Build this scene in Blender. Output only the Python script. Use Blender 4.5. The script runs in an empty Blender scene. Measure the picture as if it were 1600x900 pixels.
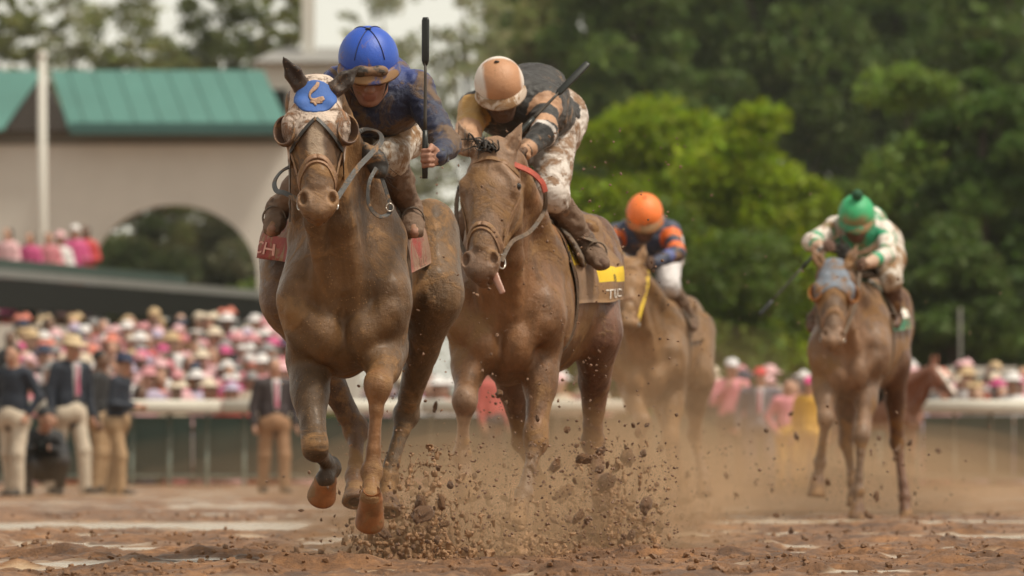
import bpy, bmesh, math, random
import numpy as np
from mathutils import Vector

# ------------------------------------------------------------------ camera, sky, sun, exposure
F = 10472.0            # focal length in pixels of the 1600 x 900 photograph
CAMH = 0.5             # camera height above the track, metres
HY = 700.0             # pixel row of the horizon
scene = bpy.context.scene
R = math.radians
cam_d = bpy.data.cameras.new('camera')
cam = bpy.data.objects.new('camera', cam_d)
scene.collection.objects.link(cam)
cam.location = (0, 0, CAMH)
cam.rotation_euler = (R(90), 0, 0)
cam_d.sensor_width = 36.0
cam_d.lens = F * 36.0 / 1600.0
cam_d.shift_y = (HY - 450.0) / 1600.0
cam_d.clip_start = 0.5
cam_d.clip_end = 3000
cam_d.dof.use_dof = True
cam_d.dof.focus_distance = 27.8
cam_d.dof.aperture_fstop = 4.7
scene.camera = cam

world = bpy.data.worlds.new('World')
scene.world = world
world.use_nodes = True
wn = world.node_tree.nodes
wl = world.node_tree.links
wn.clear()
sky = wn.new('ShaderNodeTexSky')
sky.sky_type = 'NISHITA'
sky.sun_disc = False
SUN_EL, SUN_AZ = 62.0, 66.0      # azimuth of the sun measured from the camera's back towards its right
sky.sun_elevation = R(SUN_EL)
sky.sun_rotation = R(180.0 - SUN_AZ)
sky.air_density = 1.0
sky.dust_density = 1.0
sky.ozone_density = 1.0
hs = wn.new('ShaderNodeHueSaturation')
hs.inputs['Saturation'].default_value = 0.12
hs.inputs['Value'].default_value = 1.0
bgn = wn.new('ShaderNodeBackground')
bgn.inputs['Strength'].default_value = 0.075
wo = wn.new('ShaderNodeOutputWorld')
wl.new(sky.outputs[0], hs.inputs['Color'])
wm = wn.new('ShaderNodeMix'); wm.data_type = 'RGBA'; wm.blend_type = 'MULTIPLY'; wm.inputs[0].default_value = 1.0
wm.inputs[7].default_value = (1.0, 0.95, 0.82, 1)
wl.new(hs.outputs[0], wm.inputs[6])
wl.new(wm.outputs[2], bgn.inputs['Color'])
wl.new(bgn.outputs[0], wo.inputs['Surface'])

sun_d = bpy.data.lights.new('sun', 'SUN')
sun_d.energy = 1.5
sun_d.angle = R(11)
sun_d.color = (1.0, 0.92, 0.77)
sun = bpy.data.objects.new('sun', sun_d)
scene.collection.objects.link(sun)
_sv = Vector((math.sin(R(SUN_AZ)) * math.cos(R(SUN_EL)), -math.cos(R(SUN_AZ)) * math.cos(R(SUN_EL)), math.sin(R(SUN_EL))))
sun.rotation_euler = _sv.to_track_quat('Z', 'Y').to_euler()
sun.location = (8, 10, 30)

vs = scene.view_settings
vs.view_transform = 'Standard'
vs.look = 'None'
vs.gamma = 1.0
vs.exposure = 1.27
scene.render.engine = 'CYCLES'
cy = scene.cycles
cy.use_denoising = True
try:
    cy.denoiser = 'OPENIMAGEDENOISE'
except Exception:
    pass
cy.max_bounces = 6
cy.diffuse_bounces = 3
cy.glossy_bounces = 2
cy.transparent_max_bounces = 8
cy.volume_bounces = 0
cy.caustics_reflective = False
cy.caustics_refractive = False

# ------------------------------------------------------------------ helpers
col = scene.collection
rng = np.random.default_rng(7)
random.seed(7)


def A(*v):
    return np.array(v, dtype=float)


def W(px, py, d):
    """the point at depth d (metres) that the photograph shows at pixel px, py"""
    return np.array([(px - 800.0) * d / F, d, CAMH + (HY - py) * d / F])


def nrm(v):
    v = np.asarray(v, float)
    n = np.linalg.norm(v)
    return v / n if n > 1e-9 else v


def tag(o, label=None, cat=None, group=None, kind=None):
    if label: o['label'] = label
    if cat: o['category'] = cat
    if group: o['group'] = group
    if kind: o['kind'] = kind
    return o


def empty(name, loc, label, cat, group=None):
    o = bpy.data.objects.new(name, None)
    col.objects.link(o)
    o.location = tuple(float(c) for c in loc)
    o.empty_display_size = 0.2
    return tag(o, label, cat, group)


def root_of(o):
    p = np.zeros(3)
    while o is not None:
        p = p + np.array(o.location)
        o = o.parent
    return p


def mesh(name, verts, faces, mat, parent=None, smooth=True, origin=None, colors=None, face_mats=None):
    """one mesh object; verts are given in world space"""
    verts = np.asarray(verts, float)
    off = root_of(parent) if parent is not None else np.zeros(3)
    o_loc = np.zeros(3) if origin is None else np.asarray(origin, float) - off
    if origin is None and parent is None:
        o_loc = np.array([verts[:, 0].mean(), verts[:, 1].mean(), verts[:, 2].min()])
    v = verts - off - o_loc
    me = bpy.data.meshes.new(name)
    if isinstance(faces, np.ndarray):
        n, k = faces.shape
        me.vertices.add(len(v)); me.vertices.foreach_set('co', v.ravel())
        me.loops.add(n * k); me.loops.foreach_set('vertex_index', faces.ravel().astype(np.int32))
        me.polygons.add(n)
        me.polygons.foreach_set('loop_start', np.arange(0, n * k, k, dtype=np.int32))
        me.update(calc_edges=True)
    else:
        me.from_pydata([tuple(p) for p in v], [], [tuple(f) for f in faces])
        me.update()
    me.polygons.foreach_set('use_smooth', np.full(len(me.polygons), smooth, dtype=bool))
    mats = mat if isinstance(mat, (list, tuple)) else [mat]
    for m in mats:
        me.materials.append(m)
    if face_mats is not None:
        me.polygons.foreach_set('material_index', np.asarray(face_mats, dtype=np.int32))
    if colors is not None:
        ca = me.color_attributes.new('tint', 'FLOAT_COLOR', 'POINT')
        c4 = np.ones((len(v), 4)); c4[:, :3] = colors
        ca.data.foreach_set('color', c4.ravel())
    o = bpy.data.objects.new(name, me)
    col.objects.link(o)
    o.location = tuple(float(c) for c in o_loc)
    if parent is not None:
        o.parent = parent
    return o


class MB:
    """collects simple shapes into one mesh"""
    def __init__(s):
        s.v, s.f, s.n = [], [], 0

    def add(s, v, f):
        v = np.asarray(v, float)
        s.v.append(v)
        s.f += [tuple(int(i) + s.n for i in q) for q in f]
        s.n += len(v)
        return s

    def box(s, lo, hi):
        x0, y0, z0 = lo; x1, y1, z1 = hi
        v = [(x0, y0, z0), (x1, y0, z0), (x1, y1, z0), (x0, y1, z0), (x0, y0, z1), (x1, y0, z1), (x1, y1, z1), (x0, y1, z1)]
        return s.add(v, [(0, 3, 2, 1), (4, 5, 6, 7), (0, 1, 5, 4), (1, 2, 6, 5), (2, 3, 7, 6), (3, 0, 4, 7)])

    def tube(s, pts, r, n=8, flat=None, cap=True):
        v, f = tube_geo(pts, r, n, flat, cap)
        return s.add(v, f)

    def build(s, name, mat, parent=None, smooth=True, **kw):
        return mesh(name, np.concatenate(s.v), s.f, mat, parent, smooth, **kw)


def spline(pts, n):
    """Catmull-Rom through the points"""
    P = [np.asarray(p, float) for p in pts]
    P = [2 * P[0] - P[1]] + P + [2 * P[-1] - P[-2]]
    out = []
    for i in range(1, len(P) - 2):
        for t in np.linspace(0, 1, n, endpoint=False):
            a, b, c, d = P[i - 1], P[i], P[i + 1], P[i + 2]
            out.append(0.5 * (2 * b + (c - a) * t + (2 * a - 5 * b + 4 * c - d) * t * t + (3 * b - a - 3 * c + d) * t ** 3))
    out.append(P[-2])
    return np.array(out)


def tube_geo(pts, r, n=8, flat=None, cap=True):
    """swept tube; r scalar or per point; flat=(normal, ratio) squashes the section along normal"""
    pts = np.asarray(pts, float)
    m = len(pts)
    rr = np.full(m, r, float) if np.isscalar(r) else np.asarray(r, float)
    T = np.gradient(pts, axis=0)
    T /= np.linalg.norm(T, axis=1)[:, None] + 1e-12
    ref = A(0, 0, 1) if abs(T[0][2]) < 0.9 else A(1, 0, 0)
    V = []
    for i in range(m):
        if flat is not None:
            nn = flat[0](pts[i]) if callable(flat[0]) else np.asarray(flat[0], float)
            a = nrm(nn - T[i] * nn.dot(T[i])); k = flat[1]
        else:
            a = nrm(ref - T[i] * ref.dot(T[i])); k = 1.0
        ref = a
        b = np.cross(T[i], a)
        ang = np.arange(n) * 2 * math.pi / n + (math.pi / n)
        ca, sa = np.cos(ang), np.sin(ang)
        if flat is not None:      # boxy strap section
            ca = np.sign(ca) * np.abs(ca) ** 0.55; sa = np.sign(sa) * np.abs(sa) ** 0.55
        V.append(pts[i] + rr[i] * (k * ca[:, None] * a + sa[:, None] * b))
    V = np.concatenate(V)
    f = []
    for i in range(m - 1):
        for j in range(n):
            j2 = (j + 1) % n
            f.append((i * n + j, i * n + j2, (i + 1) * n + j2, (i + 1) * n + j))
    if cap:
        f.append(tuple(range(n))[::-1]); f.append(tuple((m - 1) * n + j for j in range(n)))
    return V, f


def ico(sub=1):
    bm = bmesh.new()
    bmesh.ops.create_icosphere(bm, subdivisions=sub, radius=1.0)
    v = np.array([x.co[:] for x in bm.verts]); f = [tuple(x.index for x in q.verts) for q in bm.faces]
    bm.free()
    return v, f


# hash-based value noise for geometry
def vnoise(p, seed=0):
    p = np.asarray(p, float)
    i = np.floor(p).astype(np.int64); u = p - i
    u = u * u * (3 - 2 * u)
    out = 0.0
    for dx in (0, 1):
        for dy in (0, 1):
            for dz in (0, 1):
                h = (i[:, 0] + dx) * 374761393 + (i[:, 1] + dy) * 668265263 + (i[:, 2] + dz) * 2147483647 + seed * 974711
                h = (h ^ (h >> 13)) * 1274126177
                h = ((h ^ (h >> 16)) & 0xffffff) / float(0xffffff)
                w = (u[:, 0] if dx else 1 - u[:, 0]) * (u[:, 1] if dy else 1 - u[:, 1]) * (u[:, 2] if dz else 1 - u[:, 2])
                out = out + w * h
    return out * 2 - 1


def fbm(p, oct=3, seed=0):
    p = np.asarray(p, float); a = 1.0; s = 0; t = 0
    for o in range(oct):
        s = s + a * vnoise(p * 2 ** o + 13.7 * o, seed + o); t += a; a *= 0.5
    return s / t


# ------------------------------------------------------------------ implicit surfaces (smooth union of tapered limbs), meshed with surface nets
class Sdf:
    def __init__(s):
        s.ops = []

    def cone(s, a, b, ra, rb, k=0.03, side=None, sub=False, cap=None, c=None):
        """tapered limb a->b; ra/rb radius or (radius along side, radius across)"""
        a = np.asarray(a, float); b = np.asarray(b, float)
        ra = (ra, ra) if np.isscalar(ra) else ra
        rb = (rb, rb) if np.isscalar(rb) else rb
        w = b - a; L = np.linalg.norm(w)
        w = w / L if L > 1e-6 else A(0, 0, 1)
        sd = A(1, 0, 0) if side is None else np.asarray(side, float)
        u = sd - w * sd.dot(w)
        if np.linalg.norm(u) < 1e-3:
            sd = A(0, 1, 0); u = sd - w * sd.dot(w)
        u = nrm(u); v = np.cross(w, u)
        s.ops.append(dict(a=a, w=w, u=u, v=v, L=max(L, 1e-6), ra=ra, rb=rb, k=k, sub=sub, cap=cap, c=c))
        return s

    def ell(s, p, r, axes=None, k=0.03, sub=False, c=None):
        """ellipsoid; r = radii along axes (u, v, w)"""
        ax = np.eye(3) if axes is None else np.asarray(axes, float)
        s.ops.append(dict(a=np.asarray(p, float), w=ax[2], u=ax[0], v=ax[1], L=1e-6, ra=(r[0], r[1]), rb=(r[0], r[1]), k=k, sub=sub, cap=r[2], c=c))
        return s

    def chain(s, pts, rad, k=0.03, side=None, c=None):
        for i in range(len(pts) - 1):
            s.cone(pts[i], pts[i + 1], rad[i], rad[i + 1], k, side, c=c)
        return s

    @staticmethod
    def dist(o, X, Y, Z):
        a, w, u, v = o['a'], o['w'], o['u'], o['v']
        x = X - a[0]; y = Y - a[1]; z = Z - a[2]
        h = x * w[0] + y * w[1] + z * w[2]
        pu = x * u[0] + y * u[1] + z * u[2]
        pv = x * v[0] + y * v[1] + z * v[2]
        t = np.clip(h / o['L'], 0, 1)
        e = h - t * o['L']
        ru = o['ra'][0] + (o['rb'][0] - o['ra'][0]) * t
        rv = o['ra'][1] + (o['rb'][1] - o['ra'][1]) * t
        rm = np.minimum(ru, rv) if o['cap'] is None else o['cap']
        A_, B_, C_ = pu / ru, pv / rv, e / rm
        k0 = np.sqrt(A_ * A_ + B_ * B_ + C_ * C_) + 1e-9
        k1 = np.sqrt((A_ / ru) ** 2 + (B_ / rv) ** 2 + (C_ / rm) ** 2) + 1e-9
        return np.where(k0 < 1e-3, -np.minimum(np.minimum(ru, rv), rm), k0 * (k0 - 1.0) / k1)

    def field(s, vox, pad=0.03, only=None):
        lo = np.full(3, 1e9); hi = -lo
        boxes = []
        for o in s.ops:
            m = max(o['ra'] + o['rb']); m = max(m, o['cap'] or 0)
            b = o['a'] + o['w'] * o['L']
            l = np.minimum(o['a'], b) - m; h = np.maximum(o['a'], b) + m
            boxes.append((l - o['k'] * 0.6 - 2 * vox, h + o['k'] * 0.6 + 2 * vox))
            if not o['sub']:
                lo = np.minimum(lo, l); hi = np.maximum(hi, h)
        lo -= pad; hi += pad
        n = np.ceil((hi - lo) / vox).astype(int) + 1
        f = np.full(n, 0.25, np.float32)
        g = [(lo[i] + vox * np.arange(n[i])).astype(np.float32) for i in range(3)]
        for o, (l, h) in zip(s.ops, boxes):
            i0 = np.clip(np.floor((l - lo) / vox).astype(int), 0, n); i1 = np.clip(np.ceil((h - lo) / vox).astype(int) + 1, 0, n)
            if np.any(i1 <= i0): continue
            sl = tuple(slice(i0[i], i1[i]) for i in range(3))
            X = g[0][sl[0]][:, None, None]; Y = g[1][sl[1]][None, :, None]; Z = g[2][sl[2]][None, None, :]
            d = s.dist(o, X, Y, Z).astype(np.float32)
            cur = f[sl]; k = o['k']
            if o['sub']:
                d = -d
                hh = np.maximum(k - np.abs(cur - d), 0) / k
                f[sl] = np.maximum(cur, d) + hh * hh * k * 0.25
            else:
                hh = np.maximum(k - np.abs(cur - d), 0) / k
                f[sl] = np.minimum(cur, d) - hh * hh * k * 0.25
        return f, lo

    def mesh(s, vox, smooth=1, cut=None):
        """verts, quads"""
        f, lo = s.field(vox)
        if cut is not None:
            n = f.shape
            X = (lo[0] + vox * np.arange(n[0]))[:, None, None]; Y = (lo[1] + vox * np.arange(n[1]))[None, :, None]; Z = (lo[2] + vox * np.arange(n[2]))[None, None, :]
            f = np.maximum(f, cut(X, Y, Z).astype(np.float32))
            for ax in range(3):
                sl = [slice(None)] * 3
                sl[ax] = 0; f[tuple(sl)] = 0.2; sl[ax] = -1; f[tuple(sl)] = 0.2
        v, q = surface_nets(f, lo, vox)
        if smooth: v = relax(v, q, smooth)
        return v, q

    def tint(s, v, default, sharp=0.015):
        """colour of the nearest coloured shape, blended"""
        wsum = np.zeros(len(v)) + 1e-9; acc = np.zeros((len(v), 3))
        for o in s.ops:
            if o['sub']: continue
            c = default if o['c'] is None else o['c']
            d = s.dist(o, v[:, 0], v[:, 1], v[:, 2])
            w = np.exp(-np.clip(d, -0.05, 1) / sharp)
            acc += w[:, None] * np.asarray(c)[None, :]; wsum += w
        return acc / wsum[:, None]


def surface_nets(f, lo, vox):
    ins = f < 0
    nx, ny, nz = f.shape
    cnt = np.zeros((nx - 1, ny - 1, nz - 1), np.int8)
    for dx in (0, 1):
        for dy in (0, 1):
            for dz in (0, 1):
                cnt += ins[dx:nx - 1 + dx, dy:ny - 1 + dy, dz:nz - 1 + dz]
    act = (cnt > 0) & (cnt < 8)
    ii, jj, kk = np.nonzero(act)
    idx = np.full(act.shape, -1, np.int64); idx[ii, jj, kk] = np.arange(len(ii))
    cs = [(dx, dy, dz) for dx in (0, 1) for dy in (0, 1) for dz in (0, 1)]
    val = np.stack([f[ii + c[0], jj + c[1], kk + c[2]] for c in cs], 1)
    acc = np.zeros((len(ii), 3)); n = np.zeros(len(ii))
    for a in range(8):
        for b in range(a + 1, 8):
            if sum(abs(cs[a][t] - cs[b][t]) for t in range(3)) != 1: continue
            va, vb = val[:, a], val[:, b]
            m = (va < 0) != (vb < 0)
            t = np.where(m, va / np.where(m, va - vb, 1), 0)
            p = np.array(cs[a])[None, :] + t[:, None] * (np.array(cs[b]) - np.array(cs[a]))[None, :]
            acc += p * m[:, None]; n += m
    v = (acc / n[:, None] + np.stack([ii, jj, kk], 1)) * vox + lo
    quads = []
    for ax in range(3):
        sl0 = [slice(None)] * 3; sl1 = [slice(None)] * 3
        sl0[ax] = slice(0, -1); sl1[ax] = slice(1, None)
        a, b = ins[tuple(sl0)], ins[tuple(sl1)]
        e = a != b
        o1, o2 = [t for t in range(3) if t != ax]
        I = np.stack(np.nonzero(e), 1)
        ok = (I[:, o1] > 0) & (I[:, o2] > 0) & (I[:, o1] < f.shape[o1] - 1) & (I[:, o2] < f.shape[o2] - 1)
        I = I[ok]
        fl = a[tuple(I.T)]
        def cell(d1, d2):
            J = I.copy(); J[:, o1] += d1; J[:, o2] += d2
            return idx[tuple(J.T)]
        q = np.stack([cell(-1, -1), cell(0, -1), cell(0, 0), cell(-1, 0)], 1)
        flip = fl if ax != 1 else ~fl
        q = np.where(flip[:, None], q, q[:, ::-1])
        quads.append(q)
    return v, np.concatenate(quads)


def relax(v, q, it=1, lam=0.5):
    n = len(v)
    a = np.concatenate([q[:, 0], q[:, 1], q[:, 2], q[:, 3]]); b = np.concatenate([q[:, 1], q[:, 2], q[:, 3], q[:, 0]])
    i = np.concatenate([a, b]); j = np.concatenate([b, a])
    deg = np.bincount(i, minlength=n).astype(float)
    for _ in range(it):
        av = np.stack([np.bincount(i, v[j, c], n) for c in range(3)], 1) / np.maximum(deg, 1)[:, None]
        v = v + lam * (av - v)
    return v


def vnormals(v, q):
    fn = np.cross(v[q[:, 2]] - v[q[:, 0]], v[q[:, 3]] - v[q[:, 1]])
    n = np.zeros_like(v)
    for c in range(4):
        for t in range(3):
            n[:, t] += np.bincount(q[:, c], fn[:, t], len(v))
    return n / (np.linalg.norm(n, axis=1)[:, None] + 1e-12)


# ------------------------------------------------------------------ materials
def lin(r, g, b):
    """sRGB 0-255 to linear"""
    return tuple(((c / 255.0) / 12.92 if c / 255.0 <= 0.04045 else ((c / 255.0 + 0.055) / 1.055) ** 2.4) for c in (r, g, b))


MUD = (0.30, 0.160, 0.066)
MUD_DARK = (0.085, 0.047, 0.027)
MATS = {}


def material(name, base=(0.5, 0.5, 0.5), rough=0.6, tint=False, var=0.15, vscale=6.0, mud=0.0, mudscale=9.0, bump=0.0, bscale=60.0,
             metal=0.0, sheen=0.0, spec=0.5, specks=0.0, mudcol=None, coords='Object', transmission=0.0, coat=0.0, distort=0.6, streak=0.0):
    if name in MATS: return MATS[name]
    m = bpy.data.materials.new(name); MATS[name] = m
    m.use_nodes = True
    nt = m.node_tree; N = nt.nodes; L = nt.links
    N.clear()
    out = N.new('ShaderNodeOutputMaterial'); bs = N.new('ShaderNodeBsdfPrincipled')
    L.new(bs.outputs[0], out.inputs[0])
    tc = N.new('ShaderNodeTexCoord')
    co = tc.outputs[coords]
    if tint:
        at = N.new('ShaderNodeAttribute'); at.attribute_name = 'tint'; c = at.outputs['Color']
    else:
        rgb = N.new('ShaderNodeRGB'); rgb.outputs[0].default_value = (*base, 1); c = rgb.outputs[0]

    def noise(scale, detail=4, rough_=0.6, dist=0.0):
        n = N.new('ShaderNodeTexNoise'); n.inputs['Scale'].default_value = scale; n.inputs['Detail'].default_value = detail
        n.inputs['Roughness'].default_value = rough_; n.inputs['Distortion'].default_value = dist
        L.new(co, n.inputs['Vector']); return n.outputs['Fac']

    def ramp(fac, lo, hi):
        r = N.new('ShaderNodeMapRange'); r.inputs['From Min'].default_value = lo; r.inputs['From Max'].default_value = hi
        r.interpolation_type = 'SMOOTHSTEP'
        L.new(fac, r.inputs['Value']); return r.outputs['Result']

    def mix(fac, a, b, mode='MIX'):
        x = N.new('ShaderNodeMix'); x.data_type = 'RGBA'; x.blend_type = mode
        if isinstance(fac, float): x.inputs[0].default_value = fac
        else: L.new(fac, x.inputs[0])
        for s, val in ((6, a), (7, b)):
            if isinstance(val, tuple): x.inputs[s].default_value = (*val, 1)
            else: L.new(val, x.inputs[s])
        return x.outputs[2]

    if var > 0:
        n1 = noise(vscale, 5, 0.65)
        r = N.new('ShaderNodeMapRange'); r.inputs['From Min'].default_value = 0.25; r.inputs['From Max'].default_value = 0.75
        r.inputs['To Min'].default_value = 1 - var; r.inputs['To Max'].default_value = 1 + var
        L.new(n1, r.inputs['Value'])
        vm = N.new('ShaderNodeVectorMath'); vm.operation = 'SCALE'
        L.new(c, vm.inputs[0]); L.new(r.outputs[0], vm.inputs['Scale']); c = vm.outputs[0]
    rf = None
    if streak > 0:                     # runs and wet patches down the coat
        mp = N.new('ShaderNodeMapping'); mp.inputs['Scale'].default_value = (16, 16, 2.6); L.new(co, mp.inputs[0])
        ns = N.new('ShaderNodeTexNoise'); ns.inputs['Scale'].default_value = 1.0; ns.inputs['Detail'].default_value = 6; ns.inputs['Roughness'].default_value = .7; ns.inputs['Distortion'].default_value = .8
        L.new(mp.outputs[0], ns.inputs[0])
        nb_ = noise(1.7, 3, .5)
        ad_ = N.new('ShaderNodeMath'); ad_.operation = 'ADD'; L.new(ns.outputs[0], ad_.inputs[0]); L.new(nb_, ad_.inputs[1])
        r_ = N.new('ShaderNodeMapRange'); r_.inputs['From Min'].default_value = .72; r_.inputs['From Max'].default_value = 1.28; r_.inputs['To Min'].default_value = 1 - streak; r_.inputs['To Max'].default_value = 1 + streak
        L.new(ad_.outputs[0], r_.inputs[0])
        vm2 = N.new('ShaderNodeVectorMath'); vm2.operation = 'SCALE'; L.new(c, vm2.inputs[0]); L.new(r_.outputs[0], vm2.inputs['Scale']); c = vm2.outputs[0]
    if mud > 0:
        n2 = noise(mudscale, 9, 0.72, distort)
        th = 0.72 - 0.44 * mud
        mk = ramp(n2, th - 0.05, th + 0.07)
        n3 = noise(mudscale * 3.1, 5, 0.7)
        mc = mix(n3, mudcol or MUD, tuple(x * 0.62 for x in (mudcol or MUD)))
        c = mix(mk, c, mc); rf = mk
    if specks > 0:
        vo = N.new('ShaderNodeTexVoronoi'); vo.inputs['Scale'].default_value = 70; L.new(co, vo.inputs['Vector'])
        n4 = noise(12, 2)
        ma = N.new('ShaderNodeMath'); ma.operation = 'MULTIPLY'; L.new(n4, ma.inputs[0]); ma.inputs[1].default_value = 0.5 * specks
        lt = N.new('ShaderNodeMath'); lt.operation = 'LESS_THAN'; L.new(vo.outputs['Distance'], lt.inputs[0]); L.new(ma.outputs[0], lt.inputs[1])
        c = mix(lt.outputs[0], c, tuple(x * 1.15 for x in (mudcol or MUD)))
    L.new(c, bs.inputs['Base Color'])
    bs.inputs['Roughness'].default_value = rough
    if rf is not None:
        r = N.new('ShaderNodeMapRange'); r.inputs['To Min'].default_value = rough; r.inputs['To Max'].default_value = 0.68
        L.new(rf, r.inputs['Value']); L.new(r.outputs[0], bs.inputs['Roughness'])
    bs.inputs['Metallic'].default_value = metal
    bs.inputs['Specular IOR Level'].default_value = spec
    bs.inputs['Coat Weight'].default_value = coat; bs.inputs['Coat Roughness'].default_value = .32
    bs.inputs['Transmission Weight'].default_value = transmission
    if sheen: bs.inputs['Sheen Weight'].default_value = sheen
    if bump > 0:
        nb = noise(bscale, 6, 0.7)
        h = nb
        if rf is not None:
            ad = N.new('ShaderNodeMath'); ad.operation = 'MULTIPLY_ADD'; L.new(rf, ad.inputs[0]); ad.inputs[1].default_value = 0.6; L.new(nb, ad.inputs[2]); h = ad.outputs[0]
        bp = N.new('ShaderNodeBump'); bp.inputs['Strength'].default_value = min(1.0, bump); bp.inputs['Distance'].default_value = 0.012
        L.new(h, bp.inputs['Height']); L.new(bp.outputs[0], bs.inputs['Normal'])
    return m

# ================================================================== the setting
def track_height(x, y):
    p = np.stack([x, y, np.zeros_like(x)], 1)
    near = np.clip((70 - y) / 40, .15, 1)
    h = .024 * fbm(p * np.array([.9, 1.6, 1]), 3, 1) + (.060 * np.clip(fbm(p * np.array([2.6, 3.4, 1]), 4, 2), -.2, 1) + .085 * np.clip(fbm(p * np.array([5, 6, 1]), 4, 12) - .10, 0, 1) ** .8) * near + .040 * np.abs(fbm(p * 10, 4, 3)) * near
    h += .020 * np.sin(y * 1.9 + 1.2 * fbm(p * .35, 2, 8)) * near              # harrow ruts across the track
    w = wet_mask(x, y)
    h = h * .72
    return h * (1 - w) + .014 * w, w


def wet_mask(x, y):
    p = np.stack([x, y, np.zeros_like(x)], 1)
    n = fbm(p * np.array([.55, .8, 1]), 3, 21)
    m = np.zeros_like(x)
    for yc, hw, x0, x1 in ((41.0, 3.0, -30, -1.12), (27.7, .85, -4, -1.26), (27.3, .28, .66, 1.05), (33.2, .5, -2.6, -1.7), (36.5, .6, 2.0, 3.6), (30.2, .3, -.9, -.3), (44, 1.0, 1.2, 6)):
        s = 1 - np.abs(y - yc + .5 * n * hw) / hw
        e = np.minimum((x - x0) / .25, (x1 - x) / .25)
        m = np.maximum(m, np.clip(s * 2.2 + .9 * n, 0, 1) * np.clip(e, 0, 1))
    gl = fbm(p * np.array([2.2, 3.0, 1]), 3, 33)          # small wet hollows between the lumps
    m = np.maximum(m, np.clip((gl - .29) * 7, 0, 1) * .9)
    return m * m * (3 - 2 * m)


def make_track():
    ys = np.concatenate([[-300, -60, 0, 10, 17], np.arange(20, 24.5, .12), np.arange(24.5, 33, .032), np.arange(33, 46, .07), np.arange(46, 70, .18), np.arange(70, 99, .5), [105, 120, 150, 200, 300, 420]])
    xs = np.concatenate([[-300, -200, -80, -40, -25, -15], np.arange(-10, -3.0, .18), np.arange(-3.0, 3.0, .034), np.arange(3.0, 10, .18), [10.2, 15, 25, 40, 80, 200, 300]])
    X, Y = np.meshgrid(xs, ys); x = X.ravel(); y = Y.ravel()
    h, w = track_height(x, y)
    m = (np.abs(x) < 10.3) & (y > 19.9) & (y < 99.5)
    h = np.where(m, h, -.03); w = np.where(m, w, 0)
    nx, ny = len(xs), len(ys)
    i = np.arange(nx - 1)[None, :] + nx * np.arange(ny - 1)[:, None]
    q = np.stack([i, i + 1, i + nx + 1, i + nx], 2).reshape(-1, 4)
    dirt = np.tile(np.array(MUD) * 1.08, (len(x), 1))
    o = mesh('track', np.stack([x, y, h], 1), q, track_mat(), None, origin=(0, 0, 0), colors=np.stack([w, w, w], 1))
    tag(o, 'muddy brown dirt racetrack churned by hooves', kind='structure')


def track_mat():
    m = bpy.data.materials.new('track_mud'); m.use_nodes = True
    nt = m.node_tree; N = nt.nodes; L = nt.links; bs = N['Principled BSDF']
    tc = N.new('ShaderNodeTexCoord'); co = tc.outputs['Object']
    def noise(scale, det, sx=1.0, sy=1.0):
        mp = N.new('ShaderNodeMapping'); mp.inputs['Scale'].default_value = (sx, sy, 1); L.new(co, mp.inputs[0])
        n = N.new('ShaderNodeTexNoise'); n.inputs['Scale'].default_value = scale; n.inputs['Detail'].default_value = det; n.inputs['Roughness'].default_value = .68; L.new(mp.outputs[0], n.inputs[0]); return n.outputs[0]
    def ramp(f, a, b, c0, c1):
        r = N.new('ShaderNodeValToRGB'); r.color_ramp.elements[0].position = a; r.color_ramp.elements[1].position = b
        r.color_ramp.elements[0].color = (*c0, 1); r.color_ramp.elements[1].color = (*c1, 1); L.new(f, r.inputs[0]); return r.outputs[0]
    a = ramp(noise(2.2, 8), .34, .68, (.115, .050, .018), (.43, .205, .080))
    b = ramp(noise(14, 6), .35, .7, (.42, .38, .35), (1.2, 1.17, 1.15))
    mx = N.new('ShaderNodeMix'); mx.data_type = 'RGBA'; mx.blend_type = 'MULTIPLY'; mx.inputs[0].default_value = .85; L.new(a, mx.inputs[6]); L.new(b, mx.inputs[7])
    at = N.new('ShaderNodeAttribute'); at.attribute_name = 'tint'
    wet = N.new('ShaderNodeMix'); wet.data_type = 'RGBA'; L.new(at.outputs['Fac'], wet.inputs[0]); L.new(mx.outputs[2], wet.inputs[6]); wet.inputs[7].default_value = (.42, .31, .20, 1)  # pale watery silt, with the sky's reflection also put into the colour
    L.new(wet.outputs[2], bs.inputs['Base Color'])
    r = N.new('ShaderNodeMapRange'); r.inputs['To Min'].default_value = .50; r.inputs['To Max'].default_value = .16; L.new(at.outputs['Fac'], r.inputs[0]); L.new(r.outputs[0], bs.inputs['Roughness'])
    bp = N.new('ShaderNodeBump'); bp.inputs['Distance'].default_value = .045
    st = N.new('ShaderNodeMapRange'); st.inputs['To Min'].default_value = 1.0; st.inputs['To Max'].default_value = .10; L.new(at.outputs['Fac'], st.inputs[0]); L.new(st.outputs[0], bp.inputs['Strength'])
    L.new(noise(17, 12), bp.inputs['Height']); L.new(bp.outputs[0], bs.inputs['Normal'])
    bs.inputs['Specular IOR Level'].default_value = .5
    return m


make_track()

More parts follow.
